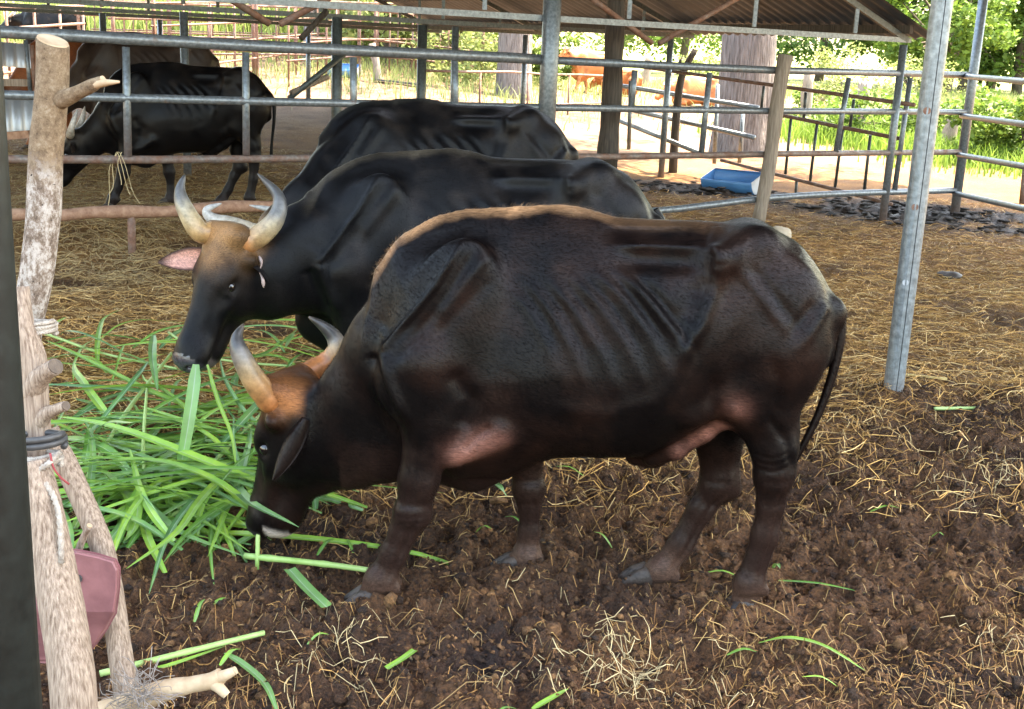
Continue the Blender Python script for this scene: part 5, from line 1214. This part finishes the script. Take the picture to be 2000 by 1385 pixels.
# ropes
def twist_rope(name, P, r, label, mat='rope', turns=40, parent=None, seg=120):
    P = spline(P, seg); T = np.gradient(P, axis=0); T /= np.linalg.norm(T, axis=1)[:, None]; ref = np.array([.3, .2, .93]); u = np.cross(T, ref); u /= np.linalg.norm(u, axis=1)[:, None]; v = np.cross(T, u); g = Geo(); Ls = np.linspace(0, 1, seg)
    for k in range(3):
        a = Ls*turns*6.283+k*2.094; V, F = tube(P+(u*np.cos(a)[:, None]+v*np.sin(a)[:, None])*r*.5, r*.58, 6); g.add(V, F)
    return tag(g.obj(name, MAT[mat], parent), label, 'rope')
def coil(c, rx, rz, n, pitch, tilt=0.1):
    a = np.linspace(0, 6.283*n, 16*n); return np.stack([c[0]+rx*np.cos(a), c[1]+rx*np.sin(a)*.95, c[2]+pitch*a/6.283+rz*np.cos(a+1)*tilt], 1)
twist_rope('tie_rope', coil(at(62,652,2.915), .058, .05, 3, .011), .0075, 'twisted rope lashing the wooden post, above the stubs', turns=50, seg=150)
twist_rope('tie_rope', list(coil(at(70,908,2.79), .060, .05, 2, .016))+[at(96,905,2.70), at(72,925,2.69), at(100,960,2.68), at(116,1010,2.66), at(120,1100,2.64)], .0085, 'pale knotted rope round the leaning log, below the black hose', turns=60, seg=170)
hs = coil(at(76,872,2.79), .062, .05, 2, .017); V, F = tube(hs, .0085, 8); tag(mesh_obj('hose_loop', V, F, MAT['hose']), 'black rubber hose wound twice round the branch', 'hose')
V, F = tube(spline([at(98,885,2.71), at(104,912,2.70), at(118,932,2.70), at(135,946,2.71)], 14), .0026, 6); tag(mesh_obj('red_string', V, F, MAT['red_string']), 'thin dark red string hanging from the rope', 'string')
# pink plastic tub
tub = empty('plastic_tub', tuple(at(140, 1285, 2.9))); 
outl = [(36,1082),(95,1076),(150,1078),(190,1086),(222,1096),(230,1112),(229,1150),(223,1196),(205,1228),(183,1258),(160,1284),(110,1290),(60,1288),(34,1250),(28,1196),(28,1140)]
low = lambda y: .055*max(0, (y-1196)/95)
cxy = np.array([130, 1180]); rings = []
for dep, k in ((.0, .96), (.003, .985), (.008, 1.0), (.055, 1.03), (.058, 1.06), (.053, 1.06), (.053, 1.01), (.012, .975)):
    rings.append([at(*(cxy+(np.array(p)-cxy)*k), 2.83+dep+low(p[1])*(1-dep/.06)) for p in outl])
m_ = len(outl); V = [p for q in rings for p in q]; F = []
for i in range(len(rings)-1):
    for j in range(m_): F.append((i*m_+j, i*m_+(j+1) % m_, (i+1)*m_+(j+1) % m_, (i+1)*m_+j))
F.append((15,14,13,12,11,10,9,8,7)); F.append((15,7,6,5,4,3,2,1,0)); q = (len(rings)-1)*m_; F.append(tuple(q+j for j in range(m_)))
sh = mesh_obj('shell', V, F, MAT['pink_plastic'], tub, False)
c = at(152, 1131, 2.826); V, F = tube([c, c+[0,.02,0]], .011, 14); mesh_obj('dark_hole_disc', V, F, MAT['hose'], tub, False); tag(tub, 'faded pink plastic tub wedged between the leaning log and branch', 'tub')  # solid dark disc on the face, its colour standing for shade inside a hole
# galvanised post on the right: two lipped channels with a seam, bolt plates, rust at the foot
g0 = at_z(1742, 782); o = empty('steel_post', (g0[0], g0[1], 0)); tag(o, 'galvanised steel post with a dark seam standing alone on the right', 'post')
metal('post_zinc', (.19,.225,.245), rust=.06, rough=.40, rlow=-.02, met=.5)
for s_, nm in ((-1, 'channel'), (1, 'channel')):
    g = Geo(); V = []; n = 12
    prof = [(s_*(.0025), -.060)]+[(s_*(.0025+.058*math.sin(math.pi*k/n)**.8+.0), -.060*math.cos(math.pi*k/n)) for k in range(1, n)]+[(s_*.0025, .060)]
    for z in (-.06, 4.3): V += [(g0[0]+a, g0[1]+b_, z) for a, b_ in prof]
    k = len(prof); F = [(i, i+1, k+i+1, k+i) for i in range(k-1)]+[(k-1, 0, k, 2*k-1)]; F = [f if s_ > 0 else f[::-1] for f in F]; g.add(V, F); g.obj(nm, MAT['post_zinc'], o, False)
V, F = tube([(g0[0], g0[1], -.05), (g0[0], g0[1], 4.28)], .034, 12); mesh_obj('seam', V, F, MAT['dark_steel'], o)
for py, r, m_ in ((404, .020, 'rusty_pipe'), (215, .022, 'rusty_pipe'), (552, .018, 'plastic_worn')):
    z = at(1775, py, g0[1]-.05)[2]; c = np.array([g0[0]-.026, g0[1]-.056, z]); V, F = tube([c, c+[.004,.012,0]], r, 14); mesh_obj('bolt_plate', V, F, MAT[m_], o, False)
# small things on the floor
def pebble(name, px, py, r, mat, label, cat, flat=.6, z=None):
    p = on_land(px, py); n, m_ = 16, 10; V = []; F = []
    for i in range(m_+1):
        a = math.pi*i/m_
        for j in range(n): d = np.array([math.sin(a)*math.cos(6.283*j/n), math.sin(a)*math.sin(6.283*j/n), math.cos(a)*flat]); V.append(p+np.array([0, 0, r*flat*.55])+d*r)
    V = np.array(V); V = p+(V-p)*(1+.16*fbm(V, 3/r/2, 3))[:, None]
    for i in range(m_):
        for j in range(n): F.append((i*n+j, (i+1)*n+j, (i+1)*n+(j+1) % n, i*n+(j+1) % n))
    return tag(mesh_obj(name, V, F, MAT[mat]), label, cat)
pebble('stone', 1520, 470, .15, 'stone', 'smooth tan stone on the straw behind the front bull rump', 'stone', .75)
pebble('dung_pat', 1855, 542, .12, 'dung', 'small dark dung pat on the straw right of the steel post', 'dung', .32)
for px, py, r in ((1890,470,.0),): pass
g = Geo(); g.beam(at_z(1765,731,.03), at_z(1850,740,.03), .016, .012); tag(g.obj('cane_piece', simple('dry_cane', (.50,.33,.11), (.60,.44,.18), .6, 20, bmp=.1), None, False), 'yellow dry cane piece beside the foot of the steel post', 'cane')
p = fpx(238, 303); g = Geo()
for i in range(5):
    d = rng.normal(0, .07, 3); V, F = tube(spline([p+[rng.normal(0,.03),-.04,.03], p+[d[0]*.7,-.055,-.06-abs(d[2])*.3], p+[d[0]+.03,-.05,-.18-1.3*abs(d[2])], p+[d[0]*1.6+.05,-.05,-.22-2*abs(d[2])]], 9), .0028, 4, False); g.add(V, F)
tag(g.obj('straw_wisp', simple('straw_plain', (.50,.38,.20), (.62,.50,.30), .7, 9, bmp=0)), 'wisp of straw hanging over the fence rail on the left', 'straw', kind='stuff')

# ================================================================ cut fodder grass
def blade_mat(name, c1, c2, rib):
    mt, t, b = nodes(name); a = N(t, 'Attribute', attribute_name='Col'); oi = N(t, 'ObjectInfo')
    r = ramp(t, oi.outputs['Random'], [(0, c1), (.6, c2), (1, tuple(x*1.15 for x in c2))]); sep = N(t, 'SeparateColor'); t.links.new(a.outputs['Color'], sep.inputs[0])
    c = mix(t, r.outputs[0], rib, sep.outputs[0]); st = noise(t, objco(t), 9, 4); c = mix(t, c, ramp(t, st, [(.3, (.75,.75,.75)), (.55, (1,1,1)), (.75, (1.45,1.2,.9))]).outputs[0], 1.0, 'MULTIPLY')
    t.links.new(c, b.inputs['Base Color']); b.inputs['Roughness'].default_value = .36; b.inputs['Specular IOR Level'].default_value = .55
    tn = N(t, 'BsdfTranslucent'); t.links.new(c, tn.inputs[0]); mx = N(t, 'MixShader'); mx.inputs[0].default_value = .25; o = [q for q in t.nodes if q.type == 'OUTPUT_MATERIAL'][0]
    t.links.new(b.outputs[0], mx.inputs[1]); t.links.new(tn.outputs[0], mx.inputs[2]); t.links.new(mx.outputs[0], o.inputs[0]); MAT[name] = mt
blade_mat('blade', (.075,.22,.026), (.23,.42,.055), (.36,.50,.26)); blade_mat('blade_blue', (.07,.20,.05), (.16,.33,.09), (.40,.52,.36)); simple('stalk', (.22,.36,.09), (.36,.48,.18), .4, 6, bmp=.05)
def blade(P, width, nrm=None, seg=16, fold=.30, tip=1.0, base=.5):
    """leaf along P with a folded midrib; colour channel marks the rib"""
    P = spline(P, seg); T = np.gradient(P, axis=0); T /= np.linalg.norm(T, axis=1)[:, None]; up = np.array([0, 0, 1.0]) if nrm is None else np.array(nrm, float)
    V = []; C = []; F = []
    for i in range(seg):
        t = i/(seg-1); s_ = np.cross(T[i], up); s_ /= np.linalg.norm(s_)+1e-9; n_ = np.cross(s_, T[i]); w_ = width/2*min(1, base+t*3)*(max(0, 1-((t-.35)/.65)**2)**.7 if t > .35 and tip else 1)+.0008
        for k, (o, cc) in enumerate(((-1, 0), (-.10, .15), (0, 1), (.10, .15), (1, 0))): V.append(P[i]+s_*w_*o+n_*(abs(o)*w_*fold)); C.append((cc, cc, cc))
    for i in range(seg-1):
        for k in range(4): F.append((i*5+k, i*5+k+1, (i+1)*5+k+1, (i+1)*5+k))
    return np.array(V), F, np.array(C)
heap = empty('cut_grass_heap', tuple(at_z(340, 930, .0))); tag(heap, 'heap of freshly cut long green grass in front of the bulls', 'grass heap')
var = []
for i in range(34):
    L = rng.uniform(.50, 1.25); bow = rng.normal(0, .28); arch = rng.uniform(.01, .12); end = rng.uniform(-.10, .05)
    P = [(0, 0, 0), (L*.25, bow*.2*L, arch*.8), (L*.5, bow*.6*L, arch), (L*.75, bow*1.1*L, arch*.6), (L, bow*1.7*L+rng.normal(0, .03), end*.5)]
    V, F, C = blade(P, rng.uniform(.016, .044)); o = mesh_obj('leaf', V, F, MAT['blade' if i % 3 else 'blade_blue'], heap, True, C, world=False); o.location = (0, 0, -3); var.append(o)
def drop(i, x, y, z, rz, rx, ry, s_=1.0):
    src = var[i % len(var)]
    if i < len(var): o = src
    else: o = src.copy(); COL.objects.link(o)
    h = np.array(heap.location); o.location = (x-h[0], y-h[1], z-h[2]); o.rotation_euler = (rx, ry, rz); o.scale = (s_, s_, s_)
spots = ((330,960,.25,.26,80),(400,900,.28,.30,74),(260,820,.32,.40,30),(480,840,.30,.40,24),(560,700,.30,.40,24),(390,1010,.22,.12,16),(170,700,.34,.45,18),(300,1000,.16,.12,26))
i = 0
for px, py, sx, sy, n in spots:
    c = at_z(px, py, .06)
    for _ in range(n):
        x = c[0]+rng.normal(0, sx); y = c[1]+rng.normal(0, sy); d = math.exp(-((x-c[0])**2/sx**2+(y-c[1])**2/sy**2)/2)
        rz = rng.normal(2.9, 1.0) if rng.random() < .6 else rng.random()*6.283; L_ = .35
        x -= math.cos(rz)*L_; y -= math.sin(rz)*L_
        drop(i, x, y, float(land(np.array([x]), np.array([y]))[0])+.03+.11*d*rng.random(), rz, rng.normal(0, .30), rng.normal(0, .06), rng.uniform(.7, 1.12)); i += 1
def stem_path(l): return [at_z(px, py, z) if Y is None else at(px, py, Y) for px, py, z, Y in l]
for P, r in (([(172,932,.10,None),(240,815,.16,None),(300,735,.22,None),(335,690,.25,None)], .011), ([(282,945,.14,None),(280,860,.2,None),(287,760,.28,None)], .009), ([(90,652,.06,None),(200,690,.08,None),(345,720,.08,None)], .010),
             ([(330,650,.1,None),(420,700,.1,None),(640,720,.1,None)], .009), ([(150,905,.06,None),(330,905,.10,None),(480,935,.12,None)], .009), ([(420,900,.12,None),(560,760,.14,None),(645,690,.1,None)], .009), ([(250,1060,.05,None),(380,985,.1,None),(500,965,.1,None)], .009)):
    P = spline(stem_path(P), 14); V, F = tube(P, np.linspace(r, r*.75, 14)*(1+.12*(np.arange(14) % 5 == 0)), 8); mesh_obj('stalk', V, F, MAT['stalk'], heap)
for P, w_, m_ in (([(270,965,.12,None),(300,1000,.14,None),(360,1045,.12,None),(480,1088,.05,None)], .040, 'blade_blue'), ([(268,985,.12,None),(300,1040,.10,None),(372,1066,.04,None)], .036, 'blade_blue'), ([(275,950,.2,None),(245,1020,.12,None),(218,1088,.03,None)], .045, 'blade'), ([(272,960,.2,None),(262,1030,.12,None),(228,1078,.03,None)], .040, 'blade'),
                  ([(300,655,.34,None),(298,700,.33,None),(308,765,.22,None)], .042, 'blade_blue'), ([(175,850,.10,None),(260,745,.30,None),(290,705,.34,None)], .030, 'blade_blue'), ([(80,705,.06,None),(200,715,.1,None),(330,690,.1,None)], .030, 'blade'), ([(85,755,.06,None),(180,745,.1,None),(330,742,.1,None)], .026, 'blade'),
                  ([(165,930,.05,None),(170,880,.16,None),(190,825,.2,None),(280,800,.2,None)], .034, 'blade'), ([(90,675,.05,None),(200,655,.09,None),(320,672,.05,None)], .030, 'blade'), ([(430,700,.1,None),(520,690,.15,None),(585,640,.08,None)], .036, 'blade'), ([(505,1000,.05,None),(440,960,.12,None),(330,950,.15,None)], .030, 'blade')):
    V, F, C = blade(stem_path(P), w_); mesh_obj('leaf', V, F, MAT[m_], heap, True, C)
# single leaves and stems that lie or hang by themselves
def single(name, P, w_, mat, label, stem=False, tip=1.0, seg=18, nrm=None, group=None):
    P = [at_z(a, b, c) if Y is None else at(a, b, Y) for a, b, c, Y in P]
    if stem:
        P = spline(P, 16); V, F = tube(P, np.linspace(w_/2, w_*.42, 16)*(1+.16*np.isin(np.arange(16), (3, 9))), 9); o = mesh_obj(name, V, F, MAT[mat])
    else: V, F, C = blade(P, w_, nrm, seg, .22, tip, 1.0 if not tip else .5); o = mesh_obj(name, V, F, MAT[mat], None, True, C)
    return tag(o, label, 'grass', group)
single('grass_leaf', [(383,712,0,5.06),(378,760,0,5.00),(366,840,0,4.95),(352,920,0,4.93),(343,985,0,4.92)], .052, 'blade_blue', 'broad green leaf hanging from the mouth of the black bull', nrm=(.2,-1,.25))
single('grass_leaf', [(405,712,0,5.07),(425,780,0,5.05),(452,850,0,5.03),(462,920,0,5.0)], .016, 'blade', 'narrow green blade drooping from the black bull mouth, right of the broad leaf', nrm=(.2,-1,.25))
single('grass_stalk', [(510,885,0,4.38),(506,980,0,4.34),(502,1112,0,4.26)], .020, 'stalk', 'upright pale green stalk at the nose of the front bull', True)
single('grass_stalk', [(478,1086,.05,None),(560,1094,.06,None),(650,1104,.05,None),(735,1116,.04,None)], .026, 'stalk', 'thick light green stalk lying under the front bull nose', True)
single('grass_stalk', [(195,1316,.05,None),(330,1282,.06,None),(516,1236,.06,None)], .022, 'stalk', 'long straight green stalk lying right of the pink tub', True)
single('grass_leaf', [(565,1112,.09,None),(600,1150,.08,None),(638,1186,.06,None)], .045, 'blade_blue', 'short cut leaf with white rib in front of the grass stalk', tip=0)
single('grass_leaf', [(440,1275,.05,None),(480,1302,.06,None),(520,1340,.06,None),(545,1400,.04,None)], .026, 'blade_blue', 'bluish curved blade on the soil at the bottom left')
single('grass_leaf', [(250,1320,.04,None),(330,1300,.05,None),(440,1262,.04,None)], .022, 'blade', 'narrow green blade lying below the long straight stalk')
single('grass_leaf', [(755,1306,.05,None),(785,1288,.06,None),(810,1270,.06,None)], .024, 'blade', 'short green leaf piece on the bare soil near the bottom centre', tip=0)
single('grass_leaf', [(1482,1256,.04,None),(1540,1246,.09,None),(1610,1262,.08,None),(1690,1310,.04,None)], .022, 'blade', 'arched thin green blade on the soil at the lower right')
single('grass_leaf', [(958,940,.10,None),(975,950,.12,None),(990,970,.08,None)], .030, 'blade_blue', 'small leaf piece between the front legs of the front bull')
single('grass_leaf', [(1825,798,.03,None),(1905,797,.03,None)], .022, 'stalk', 'green stem on the straw right of the steel post foot', True)
single('grass_leaf', [(1520,1134,.04,None),(1600,1140,.06,None),(1690,1158,.04,None)], .016, 'blade', 'thin green blade right of the near hind hoof')
single('grass_leaf', [(1040,1385,.05,None),(1075,1365,.06,None),(1110,1345,.05,None)], .022, 'blade', 'pale green blade at the bottom edge of the picture')
GS = (('straight','above the long straight stalk'),('bent','nearest the pink tub on its right'),('upright','just right of the stalk at the front nose'),('slanted','right of the thick light stalk end'),('faint','between the front hooves of the front bull'),
      ('curled','behind the far front hoof'),('split','under the belly of the front bull'),('short','left of the far hind hoof'),('thin','between the two hind hooves'),('pale','at the lower right corner area'),('tiny','below the steel post, in the dark soil'),('arched','far right in the dark soil'),
      ('cut','at the very bottom edge, centre'),('leaning','left of the short leaf piece near bottom centre'),('wide','under the jaw of the front bull'),('broken','left of the arched thin blade'),('narrow','beside the bluish curved blade'),('bright','right beside the near hind hoof'))
for n_, (px, py) in enumerate(((380,1215),(405,1190),(620,1085),(690,1080),(930,1040),(985,1010),(1140,930),(1195,1070),(1375,1120),(1640,1345),(1700,1000),(1820,1050),(1010,1385),(600,1260),(650,975),(1420,1280),(430,1300),(1510,1110))):
    p = at_z(px, py, .04); a = rng.random()*6.283; L = rng.uniform(.07, .15); q = p+[math.cos(a)*L, math.sin(a)*L, rng.uniform(0, .06)]; V, F, C = blade([p, (p+q)/2+[0,0,.02], q], rng.uniform(.010, .018), None, 7)
    tag(mesh_obj('grass_scrap', V, F, MAT['blade'], None, True, C), ('small %s grass scrap on the soil, %s' % (GS[n_][0], GS[n_][1]), )[0], 'grass', 'grass scraps on the soil')
